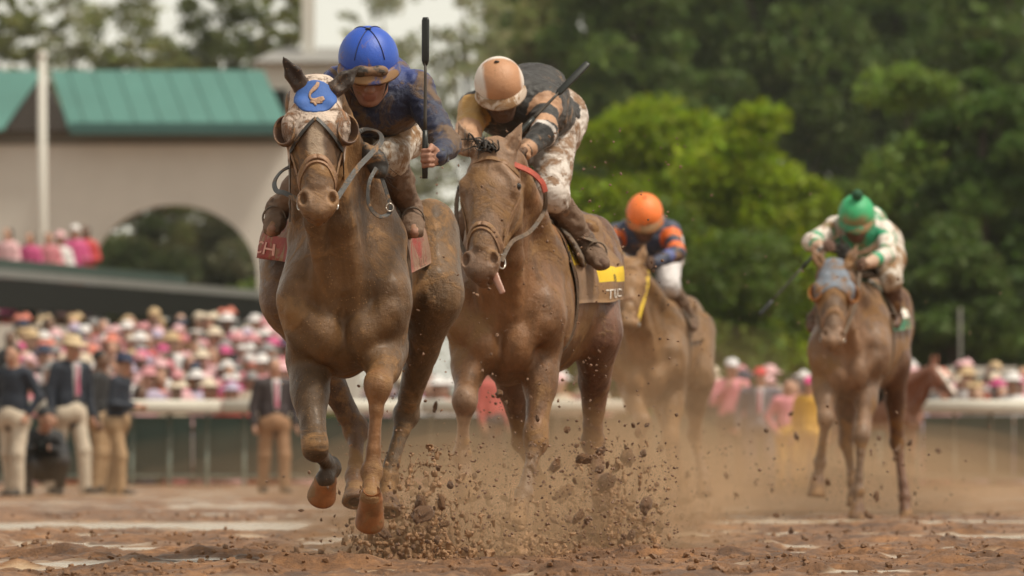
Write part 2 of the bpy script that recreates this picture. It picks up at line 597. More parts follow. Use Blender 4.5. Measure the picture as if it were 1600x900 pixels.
# ---- loose lumps of mud lying on the track
def lump_cloud(name, pts, sizes, mat, label, seed=0):
    g = np.random.default_rng(seed)
    iv, jf = ico(1); jf = np.array(jf); V = []; Fc = []; n = 0
    vars_ = [iv * (1 + .95 * fbm(iv * 3.1 + 7 * k, 3, k))[:, None] for k in range(8)]
    for i, (p, s) in enumerate(zip(pts, sizes)):
        a = g.random(3) * 6.28; ca, sa = math.cos(a[0]), math.sin(a[0]); cb, sb = math.cos(a[1]), math.sin(a[1])
        Rm = np.array([[ca, -sa, 0], [sa, ca, 0], [0, 0, 1]]) @ np.array([[1, 0, 0], [0, cb, -sb], [0, sb, cb]])
        v = (vars_[i % 8] * np.array([1, .8 + .4 * g.random(), .55 + .4 * g.random()])) @ Rm.T * s + p
        V.append(v); Fc.append(jf + n); n += len(v)
    o = mesh(name, np.concatenate(V), np.concatenate(Fc), mat, None, smooth=False, origin=(0, float(np.mean([p[1] for p in pts])), 0))
    return tag(o, label, kind='stuff')


material('mud_lump', base=(.19, .088, .033), rough=.45, var=.45, vscale=5, bump=.8, bscale=60)
material('mud_wet', base=(.19, .098, .05), rough=.42, var=.5, vscale=9, bump=.8, bscale=70)
g_ = np.random.default_rng(4)
n_ = 16000
yy = 24.6 + 26 * g_.random(n_) ** 2.0; xx = (g_.random(n_) - .5) * (yy * .19)
keep = (wet_mask(xx, yy) < .3) & (fbm(np.stack([xx, yy, 0 * xx], 1) * np.array([5, 6, 1]), 4, 12) + .12 * g_.random(n_) > .06)
yy, xx = yy[keep], xx[keep]
hh, _ = track_height(xx, yy)
ss = .004 + .016 * g_.random(len(xx)) ** 3.0
lump_cloud('loose_dirt', np.stack([xx, yy, hh + ss * .25], 1), ss, MATS['mud_lump'], 'loose lumps of brown dirt scattered over the track', 5)

# ---- rail along the far edge of the track
material('rail_white', base=(.56, .53, .46), rough=.5, var=.1, vscale=3)
material('rail_post', base=(.10, .13, .11), rough=.5, var=.2)
material('panel_green', base=(.022, .045, .036), rough=.55, var=.25, vscale=2)
RD = 88.0
rail = empty('track_rail', (0, RD, 0), 'white-topped trackside rail with dark green panels in front of the crowd', 'fence')
for x0, x1 in ((-14, -11.52), (-11.5, -9.02), (-9, -6.42), (-6.4, -3.82), (-3.8, -1.22), (-1.2, 1.7), (5.22, 7.2), (7.22, 9.2)):
    xs = np.linspace(x0, x1, 3)
    v, f = tube_geo(np.stack([xs, np.full(3, RD - .12), np.full(3, 1.04)], 1), .13, 12, flat=(A(0, 0, 1), .72)); mesh('top_rail', v, f, MATS['rail_white'], rail)
for i in range(19):
    x0 = -13.8 + i * 1.2
    MB().box((x0 + .01, RD + .12, .10), (x0 + 1.19, RD + .16, .92)).build('panel', MATS['panel_green'], rail, False)
for i in range(47):
    x = -13.8 + i * .49
    v, f = tube_geo(spline([A(x, RD - .22, -.05), A(x, RD - .20, .25), A(x, RD - .02, .62), A(x, RD - .08, .96)], 4), .028, 7); mesh('post', v, f, MATS['rail_post'], rail)
v, f = tube_geo(np.array([[-14, RD - .1, .12], [9.2, RD - .1, .12]]), .03, 7); mesh('bottom_rail', v, f, MATS['rail_post'], rail)

# ---- terrace for the crowd
material('concrete', base=(.25, .24, .22), rough=.8, var=.2, vscale=1.5)
def terrace(x0, x1, n, z0, dz, name, label):
    mb = MB()
    for i in range(n):
        mb.box((x0, 89.2 + i * .95, -1.2 - .003 * i), (x1, 89.2 + (i + 1) * .95 - .002, z0 + dz * i))
    o = mb.build(name, MATS['concrete'], None, False); tag(o, label, kind='structure')
terrace(-14, -2.9, 16, -.32, .082, 'terrace', 'stepped concrete terrace behind the rail')
terrace(-2.85, 9.5, 6, -.32, .045, 'apron', 'low stepped apron behind the rail')

# ---- trees
def leaf_mat(name, c, var=.3):
    m = material(name, tint=True, rough=.6, var=.0, spec=.25)
    return m
def leaves_material():
    m = material('leaves', tint=True, rough=.55, var=0, spec=.25); nt = m.node_tree; N = nt.nodes
    bs = [x for x in N if x.type == 'BSDF_PRINCIPLED'][0]; out = [x for x in N if x.type == 'OUTPUT_MATERIAL'][0]; at = [x for x in N if x.type == 'ATTRIBUTE'][0]
    tr = N.new('ShaderNodeBsdfTranslucent'); mx = N.new('ShaderNodeMixShader'); mx.inputs[0].default_value = .45
    nt.links.new(at.outputs['Color'], tr.inputs[0]); nt.links.new(bs.outputs[0], mx.inputs[1]); nt.links.new(tr.outputs[0], mx.inputs[2]); nt.links.new(mx.outputs[0], out.inputs[0])
leaves_material()
material('bark', base=(.075, .055, .042), rough=.85, var=.35, vscale=3, bump=.7, bscale=12)
material('bark_pale', base=(.20, .175, .14), rough=.85, var=.35, vscale=3, bump=.7, bscale=12)


def tree(name, x, d, h, crown, colr, label, n=9000, leaf=.22, seed=1, clumps=60, trunk_r=.25, gap=.0, group='trees behind the track', bark='bark', base=0.0, crown_lo=.25, limbs=9):
    """crown = (rx, ry) metres; foliage in clumps through the crown's volume"""
    g = np.random.default_rng(seed)
    n = int(n * 2.3); leaf = leaf * .60
    loc = A(x, d, base)
    root = empty(name, loc, label, 'tree', group)
    rx, ry = crown; zc = h * (crown_lo + 1) / 2; rz = h * (1 - crown_lo) / 2
    cen = []
    while len(cen) < clumps:
        p = g.uniform(-1, 1, 3); r = np.linalg.norm(p)
        if r > 1 or r < .30 + gap * g.random(): continue
        p = p * (.86 + .24 * g.random())
        cen.append(loc + A(p[0] * rx * (1 - .25 * max(p[2], 0)), p[1] * ry, zc + p[2] * rz))
    cen = np.array(cen)
    ci = g.integers(0, clumps, n)
    cr = (.34 + .35 * g.random(clumps)) * min(rx, rz) * (.62 if clumps < 100 else .30)
    u = g.normal(0, 1, (n, 3)); u /= np.linalg.norm(u, axis=1)[:, None]
    c = cen[ci] + u * (cr[ci] * g.random(n) ** .45)[:, None] * np.array([1.15, 1.1, .72])
    a = g.normal(0, 1, (n, 3)); a /= np.linalg.norm(a, axis=1)[:, None]
    b = np.cross(a, g.normal(0, 1, (n, 3))); b /= np.linalg.norm(b, axis=1)[:, None] + 1e-9
    s = leaf * (.6 + .8 * g.random(n))[:, None]
    V = np.stack([c - a * s, c - b * s * .55, c + a * s, c + b * s * .55], 1).reshape(-1, 3)
    q = np.arange(n * 4).reshape(-1, 4)
    tone = (.72 + .56 * g.random(clumps))[ci] * (.8 + .4 * g.random(n))
    tc = np.asarray(colr)[None, :] * tone[:, None] * (1 + .25 * (g.random((n, 3)) - .5))
    o = mesh('crown', V, q, MATS['leaves'], root, smooth=False, colors=np.repeat(tc, 4, axis=0))
    mb = MB()
    top = loc + A(.3 * g.normal(), .3 * g.normal(), h * .8)
    sp = spline([loc - A(0, 0, .3), loc * .6 + top * .4 + A(.2 * g.normal(), .1, 0), top], 5)
    mb.tube(sp, np.linspace(trunk_r, trunk_r * .3, len(sp)), 8)
    tr = mb.build('trunk', MATS[bark], root)
    for k in range(limbs):
        t = .3 + .6 * k / limbs; p0 = loc * (1 - t) + top * t; e = cen[g.integers(0, clumps)]
        sp = spline([p0, p0 * .5 + e * .5 + A(0, 0, .25), e], 4)
        v, f = tube_geo(sp, np.linspace(trunk_r * .42, trunk_r * .1, len(sp)), 6); mesh('limb', v, f, MATS[bark], tr)
    return root


def XZ(px, py, d):
    p = W(px, py, d); return p[0], p[2]

# bright spring trees at the right
DK = (.100, .152, .034); MIDG = (.145, .215, .034); BRT = (.23, .31, .012); OLV = (.22, .235, .085); PALE = (.30, .31, .16)
def tree_px(px, py_top, d, w_px, colr, label, name='leafy_tree', crown_lo=.12, **kw):
    x, z = XZ(px, py_top, d); rx = w_px * d / F / 2
    return tree(name, x, d, z, (rx, rx * .8), colr, label, crown_lo=crown_lo, **kw)

tree_px(1000, 150, 150, 330, BRT, 'bright yellow-green tree rising behind the orange-capped jockey', seed=11, n=12000, leaf=.20, clumps=80, crown_lo=.10)
tree_px(1165, 195, 146, 290, BRT, 'bright yellow-green bushy tree left of the green-capped jockey', seed=12, n=12000, leaf=.20, clumps=80, crown_lo=.05)
tree_px(905, 215, 158, 170, BRT, 'bright yellow-green tree just right of the second jockey', seed=13, n=6500, leaf=.20, clumps=46, crown_lo=.08)
tree_px(1075, 330, 140, 330, (.10, .15, .02), 'low leafy yellow-green shrub tree behind the trailing horses', seed=14, n=8500, leaf=.18, clumps=60, crown_lo=.0)
tree_px(1430, 95, 165, 260, MIDG, 'mid-green tree standing above the green-capped jockey', seed=15, n=12000, leaf=.22, clumps=80, crown_lo=.10)
tree_px(1545, 60, 160, 230, (.07, .125, .022), 'fresh green tree at the right edge', seed=16, n=10000, leaf=.22, clumps=70, crown_lo=.08)
tree_px(1300, 250, 175, 240, DK, 'dark green tree directly behind the green cap', seed=17, n=8500, leaf=.22, clumps=60, crown_lo=.0)
tree_px(1470, 330, 150, 240, (.09, .14, .03), 'dark green bush tree low behind the right-hand horse', seed=18, n=8500, leaf=.2, clumps=60, crown_lo=.0)
# tall dark trees behind
for k, (px, top, w, d, c, lab) in enumerate((
        (1000, -160, 330, 230, DK, 'tall dark evergreen tree above the bright green trees'),
        (1200, -220, 360, 235, DK, 'tallest dark tree in the middle of the right half'),
        (1400, -180, 330, 240, (.105, .165, .036), 'tall dark tree behind the mid-green tree at right'),
        (1570, -150, 300, 232, (.11, .175, .036), 'tall dark tree closing the right edge'),
        (870, -60, 200, 238, OLV, 'thin olive tree with pale gaps above the second jockey'))):
    tree_px(px, top, d, w, c, lab, 'tall_tree', seed=30 + k, n=12000 if k < 4 else 3800, leaf=.34, clumps=80 if k < 4 else 40, crown_lo=.02 if k < 4 else .1, trunk_r=.4)
# the wood behind them, too far to tell its trees apart
def wood():
    g = np.random.default_rng(5); n = 26000; d0 = 285.0
    px = g.uniform(760, 1750, n); py = -140 + 800 * g.random(n) ** .9; d = d0 + 14 * g.random(n)
    c = np.stack([(px - 800) * d / F, d, np.maximum(CAMH + (HY - py) * d / F, .3)], 1)
    a = g.normal(0, 1, (n, 3)); a /= np.linalg.norm(a, axis=1)[:, None]; b = np.cross(a, g.normal(0, 1, (n, 3))); b /= np.linalg.norm(b, axis=1)[:, None] + 1e-9
    s = .42 * (.6 + .8 * g.random(n))[:, None]
    V = np.stack([c - a * s, c - b * s * .6, c + a * s, c + b * s * .6], 1).reshape(-1, 3)
    tone = np.array(DK)[None, :] * (.7 + .5 * g.random(n))[:, None] * (1 + .35 * fbm(c * .35, 2, 3))[:, None]
    o = mesh('far_wood', V, np.arange(n * 4).reshape(-1, 4), MATS['leaves'], None, smooth=False, colors=np.repeat(tone, 4, axis=0)); tag(o, 'far dark green wood closing the view behind the trees', kind='stuff')
wood()
# thin spring trees on the left, sky showing through
for k, (px, top, w, d, c, n, lab) in enumerate((
        (110, -90, 190, 262, PALE, 2300, 'pale thin-leaved tree above the left end of the green roof'),
        (215, -120, 210, 258, OLV, 4200, 'olive spring tree behind the middle of the green roof'),
        (345, -110, 230, 266, (.12, .14, .045), 6200, 'fuller green tree behind the right end of the green roof'),
        (445, -80, 150, 255, OLV, 3600, 'olive tree between the green roof and the blue cap'),
        (600, -100, 200, 264, PALE, 1500, 'sparse pale tree above the blue cap'),
        (735, -90, 210, 260, PALE, 1500, 'sparse pale tree between the two leading jockeys'),
        (10, -100, 170, 257, OLV, 3000, 'olive tree at the left edge of the picture'),
        (-150, -110, 220, 261, OLV, 3600, 'olive tree beyond the left edge of the picture'),
        (-340, -60, 240, 256, PALE, 3000, 'pale tree standing farthest to the left'))):
    tree_px(px, top, d, w, c, lab, 'spring_tree', seed=50 + k, n=int(n * 2.4), leaf=.21, clumps=420, crown_lo=.03, trunk_r=.22, bark='bark' if k % 2 else 'bark_pale', limbs=14)
# low trees seen below and through the arch, and between the leaders
for k, (px, top, w, d, c, n, lab) in enumerate((
        (230, 320, 210, 215, (.07, .09, .03), 9000, 'dark green tree seen through the left of the arch'),
        (345, 335, 210, 218, (.12, .12, .06), 8000, 'brownish green tree seen through the right of the arch'),
        (450, 380, 170, 214, MIDG, 4000, 'green tree beyond the arch beside the leading horse'),
        (60, 330, 200, 222, MIDG, 4000, 'green tree behind the left end of the arched wall'))):
    tree_px(px, top, d, w, c, lab, 'background_tree', seed=70 + k, n=n, leaf=.22, clumps=44, crown_lo=.0)

# ---- arched wall with a green roof
material('stucco', base=(.60, .57, .52), rough=.8, var=.08, vscale=.6)
material('stucco_shade', base=(.16, .15, .13), rough=.8, var=.15, vscale=.6)  # stucco darkened as painted shade; plain dark tone on mast and low wall
material('roof_green', base=(.068, .185, .160), rough=.5, var=.12, vscale=.5)
material('roof_edge', base=(.03, .10, .095), rough=.5, var=.1)
material('roof_grey', base=(.24, .23, .22), rough=.7, var=.15, vscale=.5)
material('house_white', base=(.60, .58, .53), rough=.75, var=.06, vscale=.5)
material('steel_dark', base=(.007, .008, .008), rough=.6, var=.2, spec=.1)
material('steel_grey', base=(.16, .165, .16), rough=.5, var=.15)
material('wood_dark', base=(.05, .04, .035), rough=.7, var=.2)
BD = 200.0
def bx(px): return (px - 800) * BD / F
def bz(py): return CAMH + (HY - py) * BD / F
bl = empty('arched_building', (bx(220), BD, 0), 'pale arched wall building with a teal green roof behind the crowd', 'building')
xl, xr_, zt = bx(-260), bx(450), bz(205)
ax0, ax1 = bx(142), bx(402); rA = (ax1 - ax0) / 2; cA = (ax0 + ax1) / 2; zA = bz(320) - rA * .86
n = 28
arc = [A(cA - rA * math.cos(t), 0, zA + rA * .86 * math.sin(t)) for t in np.linspace(0, math.pi, n)]
V = []; Fc = []
def wallv(p, y): V.append((p[0], y, p[2])); return len(V) - 1
for y in (BD, BD + .6):
    i0 = len(V)
    for p in arc: wallv(p, y)
    for p in arc: wallv((p[0], 0, zt), y)
    for k in range(n - 1):
        q = (i0 + k, i0 + k + 1, i0 + n + k + 1, i0 + n + k); Fc.append(q if y > BD else q)
    for (a, b) in ((xl, ax0), (ax1, xr_)):
        j = len(V); V.extend([(a, y, 0), (b, y, 0), (b, y, zt), (a, y, zt)]); Fc.append((j, j + 1, j + 2, j + 3))
for k in range(n - 1):
    Fc.append((k, k + 1, 2 * n + 8 + k + 1, 2 * n + 8 + k))
for xx_ in (ax0, ax1, xl, xr_):
    j = len(V); top = zA if xx_ in (ax0, ax1) else zt
    V.extend([(xx_, BD, 0), (xx_, BD + .6, 0), (xx_, BD + .6, top), (xx_, BD, top)]); Fc.append((j, j + 1, j + 2, j + 3))
mesh('wall', np.array(V), Fc, MATS['stucco'], bl, False)
MB().box((xl, BD - .10, bz(226)), (xr_, BD - .005, bz(207))).build('shaded_frieze', MATS['stucco_shade'], bl, False)  # dark band below the roof, the eaves' shade put into its colour
# roof: long slope with hipped right end, a gable at the left
za, zb = bz(206), bz(104)
ro = MB().add([(bx(112), BD - 1.0, za), (bx(456), BD - 1.0, za), (bx(452), BD + 5, za), (bx(112), BD + 5, za), (bx(72), BD + 2.0, zb), (bx(408), BD + 2.0, zb)],
              [(0, 1, 5, 4), (1, 2, 5), (2, 3, 4, 5), (3, 0, 4), (0, 3, 2, 1)]).build('roof', MATS['roof_green'], bl, False)
MB().box((bx(112), BD - 1.08, za - .12), (bx(457), BD - 1.005, za + .22)).build('eaves', MATS['roof_edge'], ro, False)
for px in range(140, 450, 40):       # standing seams
    u = (px - 112) / (456 - 112)
    p0 = A(bx(px), BD - 1.0, za + .03); p1 = A(bx(72 + u * 336), BD + 2.0, zb + .03)
    v, f = tube_geo(np.array([p0, p1]), .02, 5); mesh('seam', v, f, MATS['roof_green'], ro)
MB().add([(bx(-220), BD - 1.0, za), (bx(8), BD - 1.0, za), (bx(62), BD + 2, zb), (bx(-220), BD + 2, zb), (bx(-220), BD + 5, za), (bx(8), BD + 5, za)],
         [(0, 1, 2, 3), (3, 2, 5, 4), (1, 5, 2)]).build('roof', MATS['roof_green'], bl, False)
MB().add([(bx(8), BD - .6, za), (bx(112), BD - .6, za), (bx(68), BD - .6, bz(120)), (bx(8), BD + 1.5, za), (bx(112), BD + 1.5, za), (bx(68), BD + 1.5, bz(120))],
         [(0, 1, 2), (5, 4, 3), (0, 3, 4, 1), (1, 4, 5, 2), (2, 5, 3, 0)]).build('gable', MATS['wood_dark'], bl, False)

pole = empty('flag_pole', W(68, 700, 192.0) * A(1, 1, 0), 'tall white pole in front of the green roof at the left', 'pole')
x, z = XZ(66, 92, 192)
v, f = tube_geo(np.array([[x, 192, 0], [x, 192, z * .6], [x, 192, z]]), np.array([.16, .14, .11]), 12); mesh('shaft', v, f, MATS['house_white'], pole)
v, f = ico(2); mesh('finial', v * .15 + A(x, 192, z + .1), f, MATS['house_white'], pole)

# pale house with a grey roof behind the blue cap
HD = 225.0
def hx(px): return (px - 800) * HD / F
def hz(py): return CAMH + (HY - py) * HD / F
hs_root = empty('pale_house', (hx(470), HD, 0), 'pale house with grey roof and chimney behind the blue cap', 'building')
MB().box((hx(402), HD, 0), (hx(560), HD + 6, hz(96))).build('wall', MATS['house_white'], hs_root, False)
MB().add([(hx(392), HD - .5, hz(98)), (hx(572), HD - .5, hz(98)), (hx(572), HD + 6.5, hz(98)), (hx(392), HD + 6.5, hz(98)), (hx(432), HD + 3, hz(66)), (hx(532), HD + 3, hz(66))],
         [(0, 1, 5, 4), (1, 2, 5), (2, 3, 4, 5), (3, 0, 4), (0, 3, 2, 1)]).build('roof', MATS['roof_grey'], hs_root, False)
MB().box((hx(469), HD + 1.6, hz(80)), (hx(489), HD + 2.4, hz(-30))).build('chimney', MATS['house_white'], hs_root, False)
for px in (425, 520):
    MB().box((hx(px), HD - .05, hz(190)), (hx(px + 24), HD - .004, hz(140))).build('window', MATS['steel_dark'], hs_root, False)

# grey-roofed low building right of the second horse
LD = 180.0
lx = lambda px: (px - 800) * LD / F
lz = lambda py: CAMH + (HY - py) * LD / F
lo_root = empty('low_building', (lx(930), LD, 0), 'low grey-roofed building between the second horse and the orange cap', 'building')
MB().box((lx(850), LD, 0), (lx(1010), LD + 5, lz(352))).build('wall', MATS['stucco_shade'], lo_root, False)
MB().add([(lx(842), LD - .5, lz(350)), (lx(1018), LD - .5, lz(350)), (lx(1018), LD + 5.5, lz(350)), (lx(842), LD + 5.5, lz(350)), (lx(860), LD + 2.5, lz(322)), (lx(1000), LD + 2.5, lz(322))],
         [(0, 1, 5, 4), (1, 2, 5), (2, 3, 4, 5), (3, 0, 4), (0, 3, 2, 1)]).build('roof', MATS['roof_grey'], lo_root, False)

# cream shelter at the far right
SD = 130.0
sx = lambda px: (px - 800) * SD / F
sz = lambda py: CAMH + (HY - py) * SD / F
sh = empty('shelter', (sx(1530), SD, 0), 'cream canopy on a thin mast above the crowd at the right edge', 'shelter')
MB().box((sx(1482), SD, sz(590)), (sx(1590), SD + 2, sz(573))).build('canopy', MATS['stucco'], sh, False)
MB().box((sx(1478), SD - .1, sz(640)), (sx(1600), SD + 2.1, sz(592))).build('panel', MATS['panel_green'], sh, False)
v, f = tube_geo(np.array([[sx(1503), SD + .5, 0], [sx(1503), SD + .5, sz(480)]]), .03, 8); mesh('mast', v, f, MATS['stucco_shade'], sh)
for px in (1490, 1560):
    v, f = tube_geo(np.array([[sx(px), SD + .3, 0], [sx(px), SD + .3, sz(640)]]), .05, 8); mesh('post', v, f, MATS['steel_grey'], sh)

# ---- viewing stand over the crowd at the left
VD0, VD1 = 118.0, 140.0         # its front edge runs away from the camera to the right
def vp(px, py):
    t = (px - 0) / 420.0; return W(px, py, VD0 + (VD1 - VD0) * t)
vs_ = empty('viewing_stand', vp(200, 700) * A(1, 1, 0), 'dark open viewing stand with grey beam over the left crowd', 'stand')
def slab(name, px0, px1, yt0, yt1, yb0, yb1, depth, mat, off=0.0):
    a, b, c, d = vp(px0, yt0), vp(px1, yt1), vp(px1, yb1), vp(px0, yb0)
    o = A(0, depth, 0); s0 = A(0, off, 0)
    V = [a + s0, b + s0, c + s0, d + s0, a + o, b + o, c + o, d + o]
    return mesh(name, np.array(V), [(0, 3, 2, 1), (4, 5, 6, 7), (0, 1, 5, 4), (1, 2, 6, 5), (2, 3, 7, 6), (3, 0, 4, 7)], mat, vs_, False)
slab('beam', -120, 424, 410, 455, 424, 467, .5, MATS['steel_grey'])
slab('fascia', -120, 424, 425, 468, 476, 504, .9, MATS['steel_dark'], .12)
slab('deck', -120, 424, 484, 506, 490, 511, 8.0, MATS['steel_dark'], .95)
slab('parapet', -120, 290, 392, 430, 414, 446, .3, MATS['panel_green'], .05)
for px in (30, 158, 268, 371):
    a = vp(px, 432 + px * .08); b = vp(px, 700) * A(1, 1, 0)
    v, f = tube_geo(np.array([a + A(0, -.06, 0), b + A(0, -.06, 0)]), .09, 8); mesh('post', v, f, MATS['steel_grey'], vs_)

# ================================================================== horses
def sdf_eval(s, p):
    f = np.full(len(p), 0.25)
    for o in s.ops:
        d = s.dist(o, p[:, 0], p[:, 1], p[:, 2]); k = o['k']
        if o['sub']:
            d = -d; h = np.maximum(k - np.abs(f - d), 0) / k; f = np.maximum(f, d) + h * h * k * .25
        else:
            h = np.maximum(k - np.abs(f - d), 0) / k; f = np.minimum(f, d) - h * h * k * .25
    return f


class Head:
    """a horse's head: local coordinates x (lateral), f (out of the face), l (from poll down to lips)"""
    def __init__(s, poll, muzzle, yaw=0.0, roll=0.0, scale=None, wide=1.0):
        s.wide = wide
        s.o = np.asarray(poll, float)
        L = np.asarray(muzzle, float) - s.o
        s.sc = np.linalg.norm(L) / 0.60 if scale is None else scale
        s.l = nrm(L)
        x = A(math.cos(yaw), math.sin(yaw), math.sin(roll))
        s.x = nrm(x - s.l * x.dot(s.l))
        s.f = nrm(np.cross(s.l, s.x))
        if s.f[1] > 0: s.f = -s.f
        s.ax = np.array([s.x, s.f, s.l])

    def P(s, x, f, l):
        return s.o + s.sc * (x * s.wide * s.x + f * s.f + l * s.l)

    def loc(s, p):
        q = (np.asarray(p) - s.o) / s.sc
        return (q @ s.x) / s.wide, q @ s.f, q @ s.l

    def shape(s, sdf, g=0.0, c_face=None, c_muz=None, ears=None, c_ear=None, full=True):
        P, k = s.P, s.sc
        r = lambda *a: tuple((q + g) * k * (s.wide if i == 0 and len(a) > 1 else 1.0) for i, q in enumerate(a))
        X = s.x
        sdf.cone(P(0, -.085, .02), P(0, -.088, .20), r(.080, .082), r(.098, .098), .03, X, c=c_face)
        sdf.cone(P(0, -.088, .20), P(0, -.072, .42), r(.090, .097), r(.056, .070), .03, X, c=c_face)
        sdf.cone(P(0, -.072, .42), P(0, -.064, .54), r(.052, .066), r(.056, .056), .03, X, c=c_muz)
        for sd in (-1, 1):
            sdf.ell(P(sd * .060, -.165, .215), r(.034, .095, .11), s.ax, .035, c=c_face)
            sdf.cone(P(sd * .05, -.19, .27), P(sd * .024, -.12, .52), r(.026)[0], r(.02)[0], .035, c=c_face)
            sdf.ell(P(sd * .092, -.052, .182), r(.020, .034, .042), s.ax, .03, c=c_face)
            sdf.cone(P(sd * .088, -.075, .21), P(sd * .062, -.075, .37), r(.018)[0], r(.008)[0], .02, c=c_face)
            sdf.cone(P(sd * .05, -.01, .11), P(sd * .088, -.035, .165), r(.015)[0], r(.016)[0], .03, c=c_face)
        sdf.cone(P(0, -.012, .17), P(0, -.010, .47), r(.034, .012), r(.024, .012), .03, X, c=c_face)
        if not full: return
        for sd in (-1, 1):
            sdf.ell(P(sd * .046, -.032, .525), r(.026, .036, .042), s.ax, .022, c=c_muz)
        sdf.ell(P(0, -.05, .572), r(.05, .042, .036), s.ax, .03, c=c_muz)
        sdf.ell(P(0, -.105, .572), r(.036, .036, .036), s.ax, .02, c=c_muz)
        for sd in (-1, 1):
            sdf.ell(P(sd * .050, -.002, .528), (.018 * k, .036 * k, .029 * k), s.ax, .010, sub=True)
            sdf.ell(P(sd * .114, -.045, .185), (.012 * k, .016 * k, .016 * k), s.ax, .012, sub=True)
        sdf.ell(P(0, -.082, .592), (.07 * k, .05 * k, .0045 * k), s.ax, .010, sub=True)

    def strap(s, sdf, fn, n=48, a0=0, a1=2 * math.pi, off=0.004):
        """a path on the head's surface: fn(angle) -> l ; angle 0 = front of face, +x side at pi/2"""
        ang = np.linspace(a0, a1, n)
        pts = []
        l = np.array([fn(a) for a in ang])
        dirs = np.sin(ang)[:, None] * s.x + np.cos(ang)[:, None] * s.f
        c = np.array([s.P(0, -.085, q) for q in l])
        t = np.full(n, 0.20 * s.sc)
        for _ in range(40):
            d = sdf_eval(sdf, c + dirs * t[:, None])
            t = np.maximum(t - np.clip(d, -.02, .02) * 0.7, 0.01)
        return c + dirs * (t + off)[:, None], dirs


def hoof(name, cor, tip, fwd, r, mat, parent):
    """tapered hoof from the coronet to the ground face, toe rolling forward"""
    ax = nrm(tip - cor); L = np.linalg.norm(tip - cor)
    fw = np.asarray(fwd, float); fw = nrm(fw - ax * fw.dot(ax)); sd = np.cross(ax, fw)
    n = 20; V = []; prof = [(-.30, .58), (-.10, .74), (.04, .80), (.12, .77), (.50, .90), (.82, .99), (.95, .97), (1.0, .86), (1.0, .66), (.90, .52)]
    for t, q in prof:
        for j in range(n):
            a = 2 * math.pi * j / n
            ca, sa = math.cos(a), math.sin(a)
            heel = 1.0 if ca > 0 else 0.86
            tilt = 0.16 * r * t * 2
            V.append(cor + ax * (L * t * (1 if ca > -.3 else .93)) + fw * (r * q * ca * heel + tilt) + sd * (r * q * sa * 0.97))
    f = []
    for i in range(len(prof) - 1):
        for j in range(n):
            f.append((i * n + j, i * n + (j + 1) % n, (i + 1) * n + (j + 1) % n, (i + 1) * n + j))
    f.append(tuple(range(n))); f.append(tuple((len(prof) - 1) * n + j for j in range(n))[::-1])
    return mesh(name, V, [q[::-1] for q in f], mat, parent)


def strands(name, root_pts, flow, n, length, mat, parent, r=0.006, seed=1, wig=0.04):
    """a lock of hair as tapered strands"""
    g = np.random.default_rng(seed)
    mb = MB()
    for i in range(n):
        t = g.random(); a = np.asarray(root_pts)
        p0 = a[int(t * (len(a) - 1))] + g.normal(0, 0.008, 3)
        L = length * (0.55 + 0.6 * g.random())
        d = nrm(np.asarray(flow[0]) + g.normal(0, .22, 3)); d2 = nrm(np.asarray(flow[1]) + g.normal(0, .28, 3))
        pts = [p0, p0 + d * L * .35 + g.normal(0, wig * .3, 3), p0 + d * L * .55 + d2 * L * .25 + g.normal(0, wig * .6, 3), p0 + d * L * .6 + d2 * L * .6 + g.normal(0, wig, 3)]
        sp = spline(pts, 4)
        mb.tube(sp, np.linspace(r, r * .15, len(sp)), 5)
    return mb.build(name, mat, parent)


RL = dict(  # (lateral, depth) radii down a foreleg and a hind leg
    fore=[(.085, .10), (.080, .095), (.050, .054), (.050, .050), (.027, .034), (.027, .033), (.040, .045), (.030, .035), (.046, .05)],
    hind=[(.13, .19), (.115, .16), (.075, .095), (.046, .062), (.050, .062), (.032, .040), (.031, .038), (.042, .046), (.034, .038), (.046, .05)])


